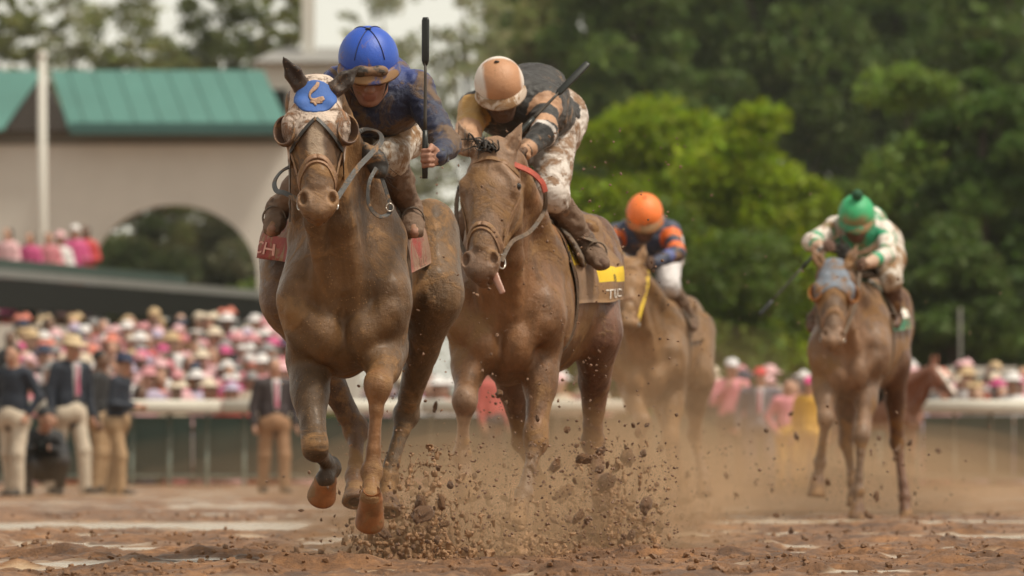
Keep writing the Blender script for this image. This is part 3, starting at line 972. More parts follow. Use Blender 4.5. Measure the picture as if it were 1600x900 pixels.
def limb(s, sp, P, pts, kind, c_up, c_low, rs=1.0):
    """pts: fore = shoulder, elbow, knee, fetlock, coronet ; hind = hip, stifle, hock, fetlock, coronet"""
    Q = [P(*p[:3]) for p in pts]
    if kind == 'fore':
        sh, el, kn, fe, co = Q
        chain = [sh, el, kn * .88 + el * .12, kn, kn * .72 + fe * .28, kn * .25 + fe * .75, fe, fe * .4 + co * .6, co]
        cc = [c_up, c_up, c_up, c_low, c_low, c_low, c_low, c_low]
        # forearm muscle
        s.ell(el * .68 + kn * .32, (.074 * rs, .088 * rs, .13), np.array([A(1, 0, 0), nrm(np.cross(nrm(kn - el), A(1, 0, 0))), nrm(kn - el)]), .05, c=c_up)
        s.ell(kn, (.052 * rs, .051 * rs, .068), np.array([A(1, 0, 0), nrm(np.cross(nrm(kn - fe), A(1, 0, 0))), nrm(kn - fe)]), .03, c=c_low)
        s.cone(kn + A(0, .035, .01), kn * .85 + el * .15 + A(0, .03, 0), .026, .03, .02, c=c_low)
        # tendon groove behind the cannon
        off = nrm(np.cross(A(1, 0, 0), fe - kn)); off = off if off[1] > 0 else -off
        s.cone(kn * .8 + fe * .2 + off * .026, fe + off * .024, .016, .020, .012, c=c_low)
    else:
        hi, stf, ho, fe, co = Q
        ga = stf * .55 + ho * .45
        chain = [hi, stf, ga, ho * .86 + stf * .14, ho, ho * .75 + fe * .25, ho * .25 + fe * .75, fe, fe * .4 + co * .6, co]
        cc = [c_up, c_up, c_up, c_up, c_low, c_low, c_low, c_low, c_low]
        back = nrm(ho - stf); s.cone(ho + A(0, .05, .03), ho * .6 + stf * .4 + A(0, .06, 0), .022, .03, .03, c=c_low)
        s.ell(ho, (.055 * rs, .066 * rs, .06), None, .03, c=c_low)
        off = nrm(np.cross(A(1, 0, 0), fe - ho)); off = off if off[1] > 0 else -off
        s.cone(ho * .8 + fe * .2 + off * .03, fe + off * .026, .017, .020, .012, c=c_low)
    rad = RL[kind]
    for i in range(len(chain) - 1):
        k = .05 if i < 2 else .02
        ra = tuple(x * rs for x in rad[i]); rb = tuple(x * rs for x in rad[i + 1])
        s.cone(chain[i], chain[i + 1], ra, rb, k, A(1, 0, 0), c=cc[i])
    s.ell(chain[-3], (.043 * rs, .047 * rs, .045), None, .015, c=c_low)
    return Q


def horse_mesh(sp):
    """the animal itself: trunk, neck, head, four legs as one surface"""
    D = sp['D']
    P = lambda px, py, dy: W(px, py, D + dy)
    s = Sdf()
    xa, xb = sp['xf'], sp['xr']
    up = sp.get('up', 0.0)
    rr = sp.get('rear_up', 0.0)
    cb, ch, cl, cf, cm = sp['c_body'], sp['c_hind'], sp['c_leg'], sp['c_face'], sp['c_muz']
    def C(dy, z, lat=0.0):
        t = (dy - .1) / 1.3
        px = xa + (xb - xa) * t
        return A((px - 800) * (D + dy) / F + lat, D + dy, z + up + rr * max(0, t))
    sp['C'] = C
    s.cone(C(.30, 1.24), C(.95, 1.25), (.225, .355), (.265, .36), .1, c=cb)
    s.cone(C(.95, 1.27), C(1.32, 1.36), (.25, .32), (.235, .27), .1, c=cb)
    s.ell(C(1.40, 1.42), (.265, .30, .27), None, .1, c=ch)
    s.cone(C(1.05, 1.60), C(1.45, 1.63), (.06, .07), (.08, .07), .1, c=ch)
    s.cone(C(.40, 1.54), C(.85, 1.58), (.06, .10), (.05, .08), .12, c=cb)
    for sd in (-1, 1):
        s.cone(C(.50, 1.48, sd * .12), C(.13, 1.14, sd * .185), (.065, .12), (.085, .13), .07, c=cb)
        s.ell(C(.16, 1.13, sd * .195), (.078, .12, .15), None, .06, c=cb)
        s.ell(C(.060, .99, sd * .080), (.074, .085, .115), None, .022, c=cb)
        s.cone(C(.055, 1.09, sd * .19), C(.035, 1.0, sd * .10), .06, .05, .03, c=cb)
        s.cone(C(.30, 1.40, sd * .20), C(.10, 1.12, sd * .235), .035, .04, .03, c=cb)
        s.ell(C(.42, 1.16, sd * .20), (.06, .13, .17), None, .06, c=cb)
        s.ell(C(1.18, 1.60, sd * .17), (.06, .08, .05), None, .08, c=ch)
        s.ell(C(1.50, 1.40, sd * .14), (.13, .2, .28), None, .07, c=ch)
    s.ell(C(.20, .94, 0), (.11, .16, .13), None, .05, c=cb)
    s.ell(C(.16, 1.10, 0), (.13, .12, .14), None, .04, c=cb)
    # neck
    hd = sp['head']
    throat = hd.P(0, -.13, .06)
    b0 = C(.26, 1.34); b1 = throat
    mid = b0 * .5 + b1 * .5 + A(0, .03, .03)
    s.cone(b0, mid, (.175, .31), (.105, .20), .09, c=cb)
    s.cone(mid, b1, (.105, .20), (.082, .125), .06, c=cb)
    for sd in (-1, 1):
        j = hd.P(sd * .05, -.20, .12); e = C(.06, 1.12, sd * .055)
        m2 = j * .5 + e * .5 + A(0, -.015, -.02)
        s.cone(j, m2, .035, .047, .025, c=cb); s.cone(m2, e, .047, .052, .03, c=cb)
        a0 = C(.35, 1.40, sd * .15); s.cone(hd.P(sd * .06, -.14, .02), a0, .05, .09, .07, c=cb)
    # legs
    Q = {}
    for key in ('rf', 'lf', 'rh', 'lh'):
        kd = 'fore' if key[1] == 'f' else 'hind'
        lo_c = sp.get('c_' + key, cl)
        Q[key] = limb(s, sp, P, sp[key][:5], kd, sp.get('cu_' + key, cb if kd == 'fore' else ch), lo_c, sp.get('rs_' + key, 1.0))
    # head
    hd.shape(s, 0.0, cf, cm)
    for tipp, base in sp['ears']:
        b = P(*base); t = P(*tipp)
        m = b * .55 + t * .45 + nrm(np.cross(t - b, A(0, 1, 0))) * 0.0
        s.cone(b, m, (.036, .027), (.038, .022), .02, c=sp.get('c_ear', cf)); s.cone(m, t, (.037, .020), (.005, .005), .015, c=sp.get('c_ear', cf))
        fr = A(0, -.022, 0)
        s.cone(b * .8 + t * .2 + fr, b * .2 + t * .8 + fr * .8, (.020, .017), (.010, .010), .008, sub=True)
    return s, Q, C


def make_horse(sp):
    D = sp['D']
    P = lambda px, py, dy: W(px, py, D + dy)
    s, Q, C = horse_mesh(sp)
    v, q = s.mesh(sp['vox'], 2)
    root = empty('racehorse', (C(.7, 0)[0], D + .7, 0), sp['label'], 'horse', 'racehorses galloping down the muddy track')
    tint = s.tint(v, sp['c_body'])
    if 'blaze' in sp:
        bx_, bf_, bl_ = sp['head'].loc(v); wv, l0, l1, bc = sp['blaze']
        w = np.clip((wv - np.abs(bx_ + .012 * fbm(v * 12, 2, 6))) / .012, 0, 1) * (bf_ > -.06) * (bl_ > l0) * (bl_ < l1)
        tint = tint * (1 - w[:, None]) + np.array(bc) * w[:, None]
    # a little muscle and vein relief
    nn = vnormals(v, q)
    rid = 1 - np.abs(fbm(v * np.array([7, 7, 3.5]), 2, 31)) * 3.2          # veins and tendon edges
    v = v + nn * (0.0045 * fbm(v * 8, 3, 5) + 0.0018 * fbm(v * 34, 2, 9) + 0.0024 * np.clip(rid, 0, 1) ** 3)[:, None]
    mesh('body', v, q, sp['coat'], root, colors=tint)
    for key in ('rf', 'lf', 'rh', 'lh'):
        co = Q[key][4]; tip = P(*sp[key][5])
        hoof('hoof', co, tip, sp.get('fw_' + key, A(0, -1, 0)), sp.get('hr', .062), sp.get('hm_' + key, MATS['hoof_mud']), root)
    hd = sp['head']
    for sd in (-1, 1):
        iv, jf = ico(2)
        e = hd.P(sd * .103, -.046, .185)
        mesh('eye', iv * .017 * hd.sc + e, jf, MATS['eye_dark'], root)
    sp['root'] = root; sp['s'] = s; sp['Q'] = Q; sp['P'] = P
    return root

# ------------------------------------------------------------------ coats and leathers
material('coat_muddy', tint=True, rough=0.36, var=0.34, vscale=5, mud=0.44, mudscale=2.6, bump=0.55, bscale=60, coat=.10, specks=0.5, spec=0.25, distort=1.2, streak=.45)
material('coat_muddy_face', tint=True, rough=0.6, var=0.2, vscale=9, mud=0.62, mudscale=6, bump=0.9, bscale=55, specks=0.5, spec=0.3)
material('hoof_horn', base=(0.29, 0.115, 0.042), rough=0.42, var=0.5, vscale=11, mud=0.46, mudscale=9, bump=0.3, bscale=60)
material('hoof_mud', base=(0.13, 0.066, 0.036), rough=0.5, var=0.35, vscale=14, mud=0.55, mudscale=10, bump=0.5, bscale=60)
material('eye_dark', base=(0.012, 0.008, 0.006), rough=0.12, var=0)
material('hair_dark', base=(0.02, 0.014, 0.011), rough=0.55, var=0.3, vscale=30)

H1 = dict(D=28.0, vox=.0075, xf=538, xr=562, up=-0.02, rear_up=.06,
          label='leading brown racehorse with a mud-spattered hood bearing a blue oval patch',
          blaze=(.030, .17, .36, (.36, .26, .18)), c_body=(.120, .062, .026), c_hind=(.115, .064, .030), c_leg=(.19, .088, .036), c_face=(.10, .055, .030), c_muz=(.27, .155, .085), c_ear=(.06, .042, .034),
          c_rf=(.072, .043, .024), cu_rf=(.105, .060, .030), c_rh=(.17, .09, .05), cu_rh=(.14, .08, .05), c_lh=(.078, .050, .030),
          head=Head(W(492, 124, 27.72), W(497, 333, 27.46), yaw=0.02, wide=1.16),
          ears=[((442, 89, -.33), (470, 134, -.27)), ((563, 103, -.26), (524, 140, -.27))],
          rf=[(478, 520, .12), (480, 560, .24), (493, 702, -.06), (517, 731, .16), (509, 750, .10), (503, 774, .17)],
          lf=[(600, 500, .10), (604, 545, .22), (590, 604, -.14), (581, 738, -.16), (580, 778, -.24), (578, 816, -.15)],
          rh=[(450, 390, 1.30), (450, 465, 1.05), (556, 672, 1.30), (556, 745, 1.12), (556, 765, 1.06), (556, 792, 1.0)],
          lh=[(672, 370, 1.32), (680, 460, 1.05), (634, 648, 1.35), (606, 748, 1.20), (606, 778, 1.14), (606, 808, 1.08)],
          hr=.064, hm_rf=MATS['hoof_horn'], hm_lf=MATS['hoof_horn'])
H2 = dict(D=31.0, vox=.0075, xf=785, xr=880, up=-0.02, rear_up=-.03,
          label='chestnut racehorse caked in tan mud, running second beside the leader',
          c_body=(.18, .086, .038), c_hind=(.13, .056, .026), c_leg=(.23, .135, .085), c_face=(.255, .15, .09), c_muz=(.26, .155, .1), c_ear=(.27, .165, .105),
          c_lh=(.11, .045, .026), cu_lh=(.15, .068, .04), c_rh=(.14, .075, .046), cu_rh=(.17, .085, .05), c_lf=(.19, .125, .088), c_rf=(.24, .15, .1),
          head=Head(W(766, 222, 30.70), W(745, 428, 30.42), yaw=-0.28, roll=0.0, wide=1.16),
          ears=[((716, 190, -.25), (733, 236, -.26)), ((816, 192, -.27), (793, 240, -.28))],
          rf=[(733, 505, .10), (736, 545, .22), (726, 628, -.12), (722, 712, -.02), (726, 748, -.04), (733, 786, -.08)],
          lf=[(848, 495, .10), (848, 540, .24), (837, 690, .02), (819, 772, -.10), (811, 796, -.16), (798, 826, -.22)],
          rh=[(800, 420, 1.30), (790, 540, 1.00), (818, 690, 1.20), (848, 770, 1.12), (850, 802, 1.08), (852, 834, 1.04)],
          lh=[(925, 420, 1.32), (932, 520, 1.05), (926, 690, 1.38), (938, 772, 1.28), (938, 806, 1.24), (937, 842, 1.20)],
          hr=.064)
H3 = dict(D=47.0, vox=.011, xf=1010, xr=1044, up=-0.02, rear_up=-.06,
          label='tan mud-covered racehorse half lost in flying dirt behind the second horse',
          c_body=(.20, .110, .052), c_hind=(.19, .105, .05), c_leg=(.2, .125, .08), c_face=(.36, .21, .11), c_muz=(.34, .2, .11), c_ear=(.34, .2, .11),
          head=Head(W(986, 404, 46.70), W(982, 516, 46.34), yaw=0.06, scale=0.95, wide=1.12),
          ears=[((962, 385, -.25), (972, 412, -.26)), ((1008, 380, -.27), (999, 412, -.28))],
          rf=[(985, 580, .12), (985, 605, .24), (1005, 660, -.10), (1000, 720, .06), (1001, 745, .06), (1004, 768, .04)],
          lf=[(1052, 580, .12), (1052, 605, .24), (1048, 690, .02), (1050, 750, -.06), (1048, 768, -.10), (1044, 788, -.14)],
          rh=[(1030, 500, 1.30), (1025, 590, 1.05), (1050, 690, 1.30), (1066, 750, 1.18), (1067, 768, 1.15), (1068, 788, 1.1)],
          lh=[(1090, 520, 1.32), (1090, 590, 1.05), (1085, 680, 1.40), (1098, 742, 1.30), (1099, 756, 1.26), (1101, 778, 1.2)],
          hr=.064)
H4 = dict(D=46.0, vox=.011, xf=1325, xr=1364, up=0.03, rear_up=-.05,
          label='bay racehorse with a grey-blue hood and orange eye cups trailing at the right',
          c_body=(.20, .115, .07), c_hind=(.14, .07, .042), c_leg=(.18, .11, .07), c_face=(.21, .13, .085), c_muz=(.27, .16, .1), c_ear=(.27, .16, .1),
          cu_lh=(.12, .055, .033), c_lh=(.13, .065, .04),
          head=Head(W(1305, 408, 45.70), W(1302, 536, 45.38), yaw=0.03, wide=1.12),
          ears=[((1266, 384, -.25), (1286, 418, -.26)), ((1341, 380, -.27), (1324, 416, -.28))],
          rf=[(1288, 565, .12), (1288, 592, .24), (1290, 655, -.10), (1281, 722, .06), (1278, 748, .06), (1275, 778, .04)],
          lf=[(1358, 565, .12), (1357, 592, .24), (1346, 682, -.06), (1341, 768, -.10), (1340, 790, -.12), (1338, 815, -.14)],
          rh=[(1330, 480, 1.30), (1322, 590, 1.05), (1322, 690, 1.25), (1334, 755, 1.15), (1335, 772, 1.12), (1336, 792, 1.1)],
          lh=[(1396, 480, 1.32), (1396, 565, 1.05), (1402, 690, 1.38), (1414, 778, 1.28), (1415, 800, 1.24), (1416, 826, 1.2)],
          hr=.064)
for sp in (H1, H2, H3, H4):
    sp['coat'] = MATS['coat_muddy']
    make_horse(sp)

# ================================================================== riders
def fist(s, wrist, knuck, grip, r, c, thumb_side=1, sc=1.0):
    """palm and five fingers closed round an axis (grip) that runs across the palm"""
    ax = nrm(knuck - wrist); g = nrm(np.asarray(grip, float) - ax * np.dot(grip, ax)); n = np.cross(ax, g)  # n: out of the back of the hand
    palm = wrist * .45 + knuck * .55
    s.cone(wrist, palm, (.026 * sc, .020 * sc), (.038 * sc, .019 * sc), .015, g, c=c)
    s.cone(palm, knuck, (.038 * sc, .019 * sc), (.039 * sc, .015 * sc), .012, g, c=c)
    for i in range(4):
        o = g * ((i - 1.5) * .0200 * sc); ln = (.92, 1.05, 1.0, .82)[i] * sc
        k0 = knuck + o + n * .004
        k1 = k0 + ax * .030 * ln - n * .018 * sc
        k2 = k1 - n * .028 * ln - ax * .012 * sc
        k3 = k2 - ax * .026 * ln + n * .008 * sc
        s.cone(k0, k1, .0100 * sc, .0095 * sc, .004, c=c); s.cone(k1, k2, .0095 * sc, .0088 * sc, .004, c=c); s.cone(k2, k3, .0088 * sc, .0080 * sc, .004, c=c)
    t0 = wrist * .6 + palm * .4 - g * .028 * thumb_side * sc - n * .006
    t1 = knuck - g * .046 * thumb_side * sc - n * .020 * sc - ax * .012
    t2 = knuck + ax * .012 - g * .030 * thumb_side * sc - n * .040 * sc
    s.cone(t0, t1, .0145 * sc, .0115 * sc, .010, c=c); s.cone(t1, t2, .0112 * sc, .0088 * sc, .004, c=c)


class Skull:
    def __init__(s, c, fwd, up, sc=1.0):
        s.c = np.asarray(c, float); s.f = nrm(fwd); u = np.asarray(up, float); s.u = nrm(u - s.f * u.dot(s.f)); s.r = np.cross(s.f, s.u); s.sc = sc
        s.ax = np.array([s.r, s.f, s.u])

    def P(s, r, f, u):
        return s.c + s.sc * (r * s.r + f * s.f + u * s.u)


def face_shape(s, h, c, lip=None):
    k = h.sc; ax = h.ax; e = lambda *r: tuple(x * k for x in r)
    s.ell(h.P(0, -.01, .035), e(.076, .096, .085), ax, .02, c=c)
    s.ell(h.P(0, .025, -.035), e(.062, .066, .078), ax, .03, c=c)
    s.ell(h.P(0, .060, -.098), e(.026, .022, .020), ax, .03, c=c)           # chin
    s.cone(h.P(0, .088, .012), h.P(0, .108, -.030), .009 * k, .014 * k, .012, c=c)   # nose
    for d in (-1, 1):
        s.ell(h.P(d * .012, .100, -.034), e(.009, .011, .009), ax, .008, c=c)
        s.cone(h.P(d * .012, .088, .026), h.P(d * .046, .076, .024), .010 * k, .009 * k, .012, c=c)   # brow
        s.ell(h.P(d * .042, .062, -.022), e(.020, .020, .020), ax, .02, c=c)   # cheekbone
        s.ell(h.P(d * .030, .094, .004), e(.016, .014, .011), ax, .01, sub=True)
        s.ell(h.P(d * .030, .078, .003), e(.013, .013, .012), ax, .006, c=(.05, .035, .03))
        s.ell(h.P(d * .074, -.012, -.008), e(.010, .020, .032), ax, .008, c=c)  # ear
        s.cone(h.P(d * .05, .0, -.06), h.P(d * .022, .05, -.098), .018 * k, .016 * k, .02, c=c)
    s.cone(h.P(-.018, .086, -.060), h.P(.018, .086, -.060), .0085 * k, .0085 * k, .01, c=lip or c)
    s.cone(h.P(-.015, .083, -.072), h.P(.015, .083, -.072), .0085 * k, .0085 * k, .008, c=lip or c)
    s.cone(h.P(-.024, .098, -.066), h.P(.024, .098, -.066), .0035 * k, .0035 * k, .004, sub=True)


def shell_obj(name, s, vox, mat, parent, colfn=None, fold=0.0, seed=3, smooth=1, cut=None, scale=(20, 20, 34)):
    v, q = s.mesh(vox, smooth, cut)
    if fold:
        n = vnormals(v, q)
        w = v + 0.02 * np.stack([vnoise(v * 9, seed + i) for i in range(3)], 1)
        v = v + n * (fold * (1 - np.abs(fbm(w * np.array(scale), 2, seed)) * 2.2) + fold * .8 * fbm(v * 11, 2, seed + 5))[:, None]
    return mesh(name, v, q, mat, parent, colors=None if colfn is None else colfn(v))


def along(v, a, b):
    w = b - a
    t = (v - a) @ w / w.dot(w)
    d = np.linalg.norm(v - (a + np.clip(t, 0, 1)[:, None] * w), axis=1)
    return t, d


def make_jockey(j):
    D = j['D']; P = lambda q: W(q[0], q[1], D + q[2])
    vox = j['vox']; skin = j['skin']
    ch, pe, nk = P(j['chest']), P(j['pelvis']), P(j['neck'])
    root = empty('person', (pe[0], pe[1], pe[2] - .2), j['label'], 'person', 'jockeys riding in the race')
    h = Skull(P(j['face']), j['fwd'], j['up'], j.get('hs', 1.0))
    B, J, K, T = Sdf(), Sdf(), Sdf(), {}
    face_shape(B, h, skin, j.get('lip', (.28, .11, .08)))
    B.cone(h.P(0, -.04, -.07), nk, .052, .06, .03, c=skin)
    spine = nrm(pe - ch)
    lat = A(1, 0, 0)
    for S, g in ((B, 0.0), (J, .016)):
        S.cone(ch, ch * .45 + pe * .55, (.165 + g, .125 + g), (.140 + g, .105 + g), .06, lat)
        S.cone(ch * .45 + pe * .55, pe, (.140 + g, .105 + g), (.15 + g, .12 + g), .06, lat)
        S.cone(nk, ch, (.07 + g, .06 + g), (.13 + g, .10 + g), .06, lat)
    if j.get('back'):
        hump = P(j['back']); J.cone(ch, hump, (.17, .12), (.15, .10), .08, lat); B.cone(ch, hump, (.15, .10), (.13, .08), .08, lat)
    arms = []
    for key in ('l', 'r'):
        sh, el, wr, kn = (P(j['arm_' + key][i]) for i in range(4))
        for S, g in ((B, 0.0), (J, .013)):
            S.cone(ch * .6 + sh * .4, sh, .085 + g, .062 + g, .07)
            S.cone(sh, el, .056 + g, .045 + g, .03); S.cone(el, wr if S is B else el * .04 + wr * .96, .043 + g, .027 + g * .9, .025)
        gl = j.get('glove')
        fist(B, wr, kn, j.get('grip_' + key, A(0, 0, 1)), 0, gl or skin, j.get('thumb_' + key, 1), j.get('hand', 1.0))
        arms.append((sh, el, wr))
    K.cone(ch * .2 + pe * .8, pe, (.145, .11), (.165, .135), .05, lat)
    for key in ('l', 'r'):
        hi, kn, an, to = (P(q) for q in j['leg_' + key])
        T[key] = (hi, kn, an, to)
        B.cone(pe, hi, .12, .10, .06); B.cone(hi, kn, .085, .056, .04); B.cone(kn, an, .05, .034, .03); B.cone(an, to, .034, .026, .02)
        K.cone(pe, hi, .14, .118, .06); K.cone(hi, kn, .104, .076, .05); K.cone(kn, kn * .72 + an * .28, .074, .060, .03)
    v, q = B.mesh(vox, 1)
    mesh('body', v, q, j['skin_mat'], root, colors=B.tint(v, skin, .006))
    jk = shell_obj('jacket', J, vox * 1.15, j['jacket_mat'], root, lambda vv: j['silks'](vv, arms, ch, pe), fold=.0055, seed=j['seed'])
    for key in ('l', 'r'):      # cuffs
        sh, el, wr = arms[0 if key == 'l' else 1]
        a = el * .04 + wr * .96; d = nrm(wr - el)
        cv, cf_ = tube_geo(np.array([a - d * .012, a - d * .004, a + d * .006]), np.array([.040, .042, .036]), 14)
        mesh('cuff', cv, cf_, j['cuff_mat'], jk)
    shell_obj('breeches', K, vox * 1.15, j['breech_mat'], root, fold=.005, seed=j['seed'] + 4)
    for key in ('l', 'r'):
        hi, kn, an, to = T[key]
        bt = Sdf()
        top = kn * .80 + an * .20
        sd = nrm(np.cross(an - kn, A(0, 1, 0)))
        bt.cone(top, an * .4 + top * .6, .068, .060, .03); bt.cone(an * .4 + top * .6, an, .060, .046, .03); bt.cone(an, an * .35 + to * .65, (.044, .046), (.046, .034), .03); bt.cone(an * .35 + to * .65, to, (.046, .034), (.034, .018), .015)
        so = nrm(np.cross(to - an, A(1, 0, 0))); so = so if so[2] < 0 else -so
        bt.cone(an + so * .034, to + so * .018, (.043, .012), (.035, .010), .008)
        bt.cone(an, an + nrm(an - to) * .035, .042, .036, .03)
        b = shell_obj('boot', bt, vox * 1.1, j['boot_mat'], root, fold=.0055, seed=j['seed'] + 9)
        dd = nrm(kn - an)
        cv, cf_ = tube_geo(np.array([top - dd * .014, top, top + dd * .016]), np.array([.068, .071, .069]), 16)
        mesh('boot_cuff', cv, cf_, j['boot_mat'], b)
    # helmet
    hc = h.P(0, -.012, .048); hm = Sdf()
    n_cut = nrm(h.u + h.f * j.get('brim_tilt', .10))
    hm.ell(hc, (.113 * h.sc, .132 * h.sc, .118 * h.sc), h.ax, .01)
    rad = (.113, .132)
    cutp = h.P(0, 0, .030)
    cutf = lambda X, Y, Z: -((X - cutp[0]) * n_cut[0] + (Y - cutp[1]) * n_cut[1] + (Z - cutp[2]) * n_cut[2])
    hv, hq = hm.mesh(min(vox, .007), 1, cutf)
    helm = mesh('helmet', hv, hq, j['helm_mat'], root, colors=j['cap'](hv, h))
    # peak
    V = []; nseg = 17
    for i in range(nseg):
        a = math.radians(-72 + 144 * i / (nseg - 1)); ca, sa = math.cos(a), math.sin(a)
        for rr, zz in ((.98, .052), (1.07, .044), (1.07 + .22 * ca ** 1.5, .020), (1.07 + .22 * ca ** 1.5, .013), (.98, .036)):
            V.append(h.P(.113 * rr * sa, -.012 + .132 * rr * ca, zz))
    Fc = [(i * 5 + a, i * 5 + (a + 1) % 5, (i + 1) * 5 + (a + 1) % 5, (i + 1) * 5 + a) for i in range(nseg - 1) for a in range(5)]
    Fc += [(4, 3, 2, 1, 0), tuple((nseg - 1) * 5 + a for a in range(5))]
    mesh('peak', V, [q[::-1] for q in Fc], j['peak_mat'], helm)
    # button and seams of the cap
    iv, jf = ico(2)
    top = hc + h.u * .119 * h.sc
    if j.get('pompom'):
        pv = iv * (1 + .18 * fbm(iv * 4, 2, 3))[:, None]
        mesh('pompom', pv * .040 + top + h.u * .026, jf, j['pompom'], helm)
    else:
        mesh('button', (iv @ np.diag([.013, .013, .006])) + top, jf, j['helm_mat'] if 'button_mat' not in j else j['button_mat'], helm)
    for ang in j.get('seams', []):
        pts = []
        for t in np.linspace(.08, 1.22, 18):
            d = math.sin(t) * (math.cos(ang) * h.f * .1335 + math.sin(ang) * h.r * .1145) + math.cos(t) * h.u * .1195
            pts.append(hc + d * h.sc)
        sv, sf = tube_geo(np.array(pts), .0022, 5); mesh('seam', sv, sf, j['seam_mat'], helm)
    # chin strap
    pts = spline([h.P(-.078, .0, .03), h.P(-.068, .02, -.045), h.P(-.03, .052, -.108), h.P(.0, .062, -.116), h.P(.03, .052, -.108), h.P(.068, .02, -.045), h.P(.078, .0, .03)], 5)
    sv, sf = tube_geo(pts, .006, 6); mesh('chin_strap', sv, sf, MATS['strap_dark'], helm)

    def goggles(name, f0, u0, mat_f, mat_l, par, spread=.034, out=0.0):
        g = Sdf()
        for d in (-1, 1):
            g.ell(h.P(d * spread, f0 - .012, u0), (.036 * h.sc, .020 * h.sc, .024 * h.sc), h.ax, .02)
        g.ell(h.P(0, f0 - .002, u0 + .004), (.03, .016, .014), h.ax, .02)
        gv, gq = g.mesh(.006, 1); go = mesh(name, gv, gq, mat_f, par)
        for d in (-1, 1):
            l = Sdf(); l.ell(h.P(d * spread, f0 - .002, u0), (.027 * h.sc, .0135 * h.sc, .017 * h.sc), h.ax, .01)
            lv, lq = l.mesh(.005, 1); mesh('lens', lv, lq, mat_l, go)
        pts = []
        R_ = 1.03
        for t in np.linspace(-2.6, 2.6, 30):
            if abs(t) < .55: continue
            pts.append((t, hc + h.f * (.132 * R_ * math.cos(t)) + h.r * (.113 * R_ * math.sin(t)) + h.u * (u0 - .048 + out)))
        for sgn in (-1, 1):
            pp = [p for t, p in pts if t * sgn > 0]
            sv, sf = tube_geo(np.array(pp), .010, 6, flat=(lambda q: q - hc, .3)); mesh('strap', sv, sf, MATS['strap_dark'], go)
    if j.get('gog_up'): goggles('helmet_goggles', *j['gog_up'], helm)
    if j.get('gog'): goggles('goggles', *j['gog'], root)
    j['root'] = root; j['h'] = h; j['arms'] = arms
    return root


def whip(name, a, b, label, r=0.007, flap=.30):
    a = np.asarray(a); b = np.asarray(b)
    mb = empty(name, a, label, 'whip', 'riding whips')
    p = lambda t: a * (1 - t) + b * t
    v, f = tube_geo(np.array([p(t) for t in np.linspace(0, .30, 5)]), np.array([.012, .0135, .0135, .0125, .011]), 10); mesh('handle', v, f, MATS['whip_black'], mb)
    v, f = tube_geo(np.array([p(t) for t in np.linspace(.29, 1 - flap + .02, 6)]), np.linspace(.0085, .006, 6), 8); mesh('shaft', v, f, MATS['whip_shaft'], mb)
    v, f = tube_geo(np.array([p(t) for t in (1 - flap, 1 - flap + .03, 1 - flap * .5, .98, 1.0)]), np.array([.008, .016, .0165, .0165, .012]), 8, flat=(A(.45, .9, .1), .45)); mesh('flap', v, f, MATS['whip_black'], mb)
    return mb


material('strap_dark', base=(.015, .014, .014), rough=.55, var=.2, mud=.3, mudscale=20)
material('whip_black', base=(.012, .014, .012), rough=.4, var=.2)
material('whip_shaft', base=(.05, .04, .03), rough=.5, var=.3)
material('skin_muddy', tint=True, rough=.5, var=.12, vscale=14, mud=.32, mudscale=14, bump=.25, bscale=80)
material('skin_caked', tint=True, rough=.55, var=.15, vscale=14, mud=.62, mudscale=9, bump=.6, bscale=60, mudcol=(.16, .085, .05))
material('silk_blue', tint=True, rough=.5, var=.15, vscale=8, mud=.47, mudscale=6.5, bump=.5, bscale=55, mudcol=(.15, .085, .045), sheen=.1)
material('silk_mud', tint=True, rough=.55, var=.15, vscale=8, mud=.30, mudscale=7, bump=.4, bscale=55, sheen=.1)
material('silk_light_mud', tint=True, rough=.55, var=.12, vscale=8, mud=.36, mudscale=8, bump=.3, bscale=55)
material('breech_white', base=(.58, .52, .46), rough=.6, var=.1, mud=.52, mudscale=7, bump=.4, bscale=60)
material('breech_muddy', base=(.62, .55, .50), rough=.6, var=.1, mud=.50, mudscale=8, bump=.5, bscale=60, mudcol=(.29, .165, .09))
material('breech_clean', base=(.62, .58, .58), rough=.6, var=.1, mud=.25, mudscale=7, bump=.2)
material('boot_mud', base=(.10, .055, .035), rough=.5, var=.25, mud=.74, mudscale=6, bump=.7, bscale=50, mudcol=(.20, .12, .075))
material('boot_brown', base=(.09, .04, .025), rough=.45, var=.25, mud=.40, mudscale=6, bump=.4, bscale=50)
material('cap_cloth', tint=True, rough=.45, var=.10, vscale=10, mud=.27, mudscale=11, bump=.2, bscale=90)
material('cap_plain', tint=True, rough=.5, var=.10, vscale=10, bump=.3, bscale=70, mud=.26, mudscale=12)
material('cap_seam', base=(.012, .02, .10), rough=.6, var=.1)
material('peak_blue', base=(.03, .05, .20), rough=.35, var=.2, mud=.55, mudscale=12)
material('peak_tan', base=(.5, .40, .32), rough=.5, var=.2, mud=.55, mudscale=12)
material('peak_orange', base=(.5, .14, .03), rough=.5, var=.2, mud=.55, mudscale=12)
material('peak_green', base=(.03, .22, .10), rough=.5, var=.2, mud=.5, mudscale=12)
material('goggle_frame', base=(.03, .025, .022), rough=.4, var=.2, mud=.55, mudscale=14, mudcol=(.26, .15, .085))
material('goggle_lens', base=(.05, .035, .025), rough=.12, var=.2, mud=.42, mudscale=16, mudcol=(.26, .15, .085))
material('goggle_amber', base=(.14, .07, .02), rough=.1, var=.2, mud=.2, mudscale=16)
material('pompom_green', base=(.012, .07, .03), rough=.8, var=.4, vscale=60)


def cols(v, c):
    return np.tile(np.asarray(c, float), (len(v), 1))


